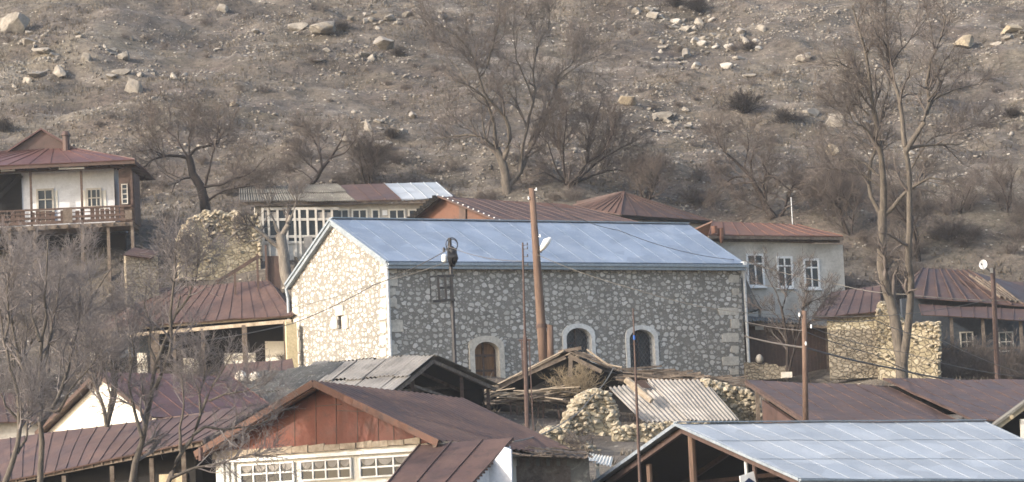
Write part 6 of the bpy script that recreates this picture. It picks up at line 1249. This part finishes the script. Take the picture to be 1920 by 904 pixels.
# ------------------------------------------------------------------ bushes
def bush_mesh(seed, n, L, mat, droop=.1, r0=.012):
    r = np.random.default_rng(seed); a = r.uniform(0, 6.28, n); tl = r.uniform(.1, 1.0, n); d = np.stack([np.cos(a) * tl, np.sin(a) * tl, np.ones(n)], 1); d /= np.linalg.norm(d, axis=1, keepdims=True)
    ln = r.uniform(.5, 1, n) * L; k = 5; p = np.empty((n, k, 3)); p[:, 0] = np.stack([np.cos(a) * .15 * L * r.random(n), np.sin(a) * .15 * L * r.random(n), 0 * a - .1], 1)
    for j in range(1, k): d = d + r.normal(size=(n, 3)) * .2; d[:, 2] -= droop; d /= np.linalg.norm(d, axis=1, keepdims=True); p[:, j] = p[:, j - 1] + d * (ln / (k - 1))[:, None]
    rad = np.full((n, k), r0) * np.linspace(1, .4, k); b2, q2 = grow(p, rad, n * 7, L * .2, L * .5, .3, 1.0, .8, 4, r, .15, .15, .22); b3, q3 = grow(b2, np.maximum(q2, .006), n * 20, L * .1, L * .25, .3, 1.0, .8, 3, r, .1, .1, .2)
    V_, F_ = [], []; off = 0
    for pp, rr_, sd in ((p, rad, 4), (b2, np.maximum(q2, .0055), 3), (b3, np.maximum(q3, .0048), 3)): v, q = tubes_np(pp, rr_, sd); V_.append(v); F_.append(q + off); off += len(v)
    return np_mesh('bush', np.concatenate(V_), F_, MAT[mat])
SCR = [bush_mesh(70 + i, 34, 1.5, ['twig_red', 'twig', 'twig_red', 'twig'][i]) for i in range(4)]
DARK = [bush_mesh(80 + i, 70, 1.2, 'twig_dark') for i in range(2)]
def put_bush(mesh, p, s, rz, label, group, name='bush'):
    o = bpy.data.objects.new(name, mesh); COL.objects.link(o); o.location = p; o.scale = (s, s, s * .85); o.rotation_euler = (0, 0, rz); return tag(o, label, 'bush', group)
for px, py, s, lab in ((1395, 212, 1.5, 'largest dark dense bush, alone on the bare slope right of centre'), (1468, 232, 1.0, 'smaller dark bush just right of the largest dark bush'), (1896, 222, .8, 'dark bush at the right edge of the slope'), (745, 106, .7, 'dark bush beside the large rounded boulder with the bright left face'), (735, 262, .7, 'dark bush right of the slanting grey rock slab'),
                       (1310, 25, 1.2, 'wide dark bush at the top edge above the white outcrop'), (1265, 12, 1.0, 'dark bush cut by the top edge left of the wide one'), (1405, 95, .7, 'dark bush beside the white outcrop blocks'), (5, 248, .9, 'reddish dark bush at the left edge above the veranda house roof'), (640, 60, .8, 'dark bush between the dark shaded boulders high on the slope')):
    put_bush(DARK[len(lab) % 2], on_ground(px, py), s, len(lab) * .7, lab, 'dark bushes on the slope')
rr = random.Random(12); 
for i in range(160):
    if i < 60: px, py = rr.uniform(-10, 1930), rr.uniform(300, 425)
    else: px, py = rr.uniform(-10, 1930), rr.uniform(10, 320)
    p = on_ground(px, py, 143.5); put_bush(SCR[i % 4], p, rr.uniform(.35, .85) * (1 if i < 60 else .6), rr.uniform(0, 6), 'leafless brown scrub bush on the hillside', 'leafless scrub on the hillside', 'scrub_bush')
for i, (x0, x1, d0, d1, n) in enumerate(((1720, 1920, 128.5, 131.5, 16), (1500, 1920, 143, 148, 22), (260, 560, 128, 137, 22), (0, 330, 120, 134, 26), (1760, 1930, 127, 130, 12), (1560, 1720, 139, 144, 8), (0, 400, 96, 106, 10))):
    for j in range(n):
        d = rr.uniform(d0, d1); x = P(rr.uniform(x0, x1), 500, d).x; put_bush(SCR[j % 4], V((x, d, gz(x, d) - .05)), rr.uniform(.5, 1.15) * (1.7 if i == 0 else 1), rr.uniform(0, 6), 'leafless brown bush growing between the village houses', 'leafless bushes between the houses', 'scrub_bush')
ST = bush_mesh(91, 26, 1.5, 'straw', .04, .01)
put_bush(ST, P(1068, 738, 109.2), .95, .3, 'straw coloured dry weed clump growing in the collapsed barn', None, 'dry_weed'); put_bush(ST, P(1100, 730, 109.0), .8, 2.0, 'second straw coloured weed clump, right next to the bent strip of the collapsed barn', None, 'dry_weed')
put_bush(SCR[0], P(1085, 842, 99.5), .6, 1.0, 'bare reddish brush on the overgrown stone rubble heap', None, 'brush')
for i in range(7): put_bush(ST, P(1565 + i * 22, 796, 94.5) - UP * .3, .3, i, 'dry straw stalks poking up behind the galvanised roof ridge', 'dry stalks behind the galvanised roof', 'dry_stalk')
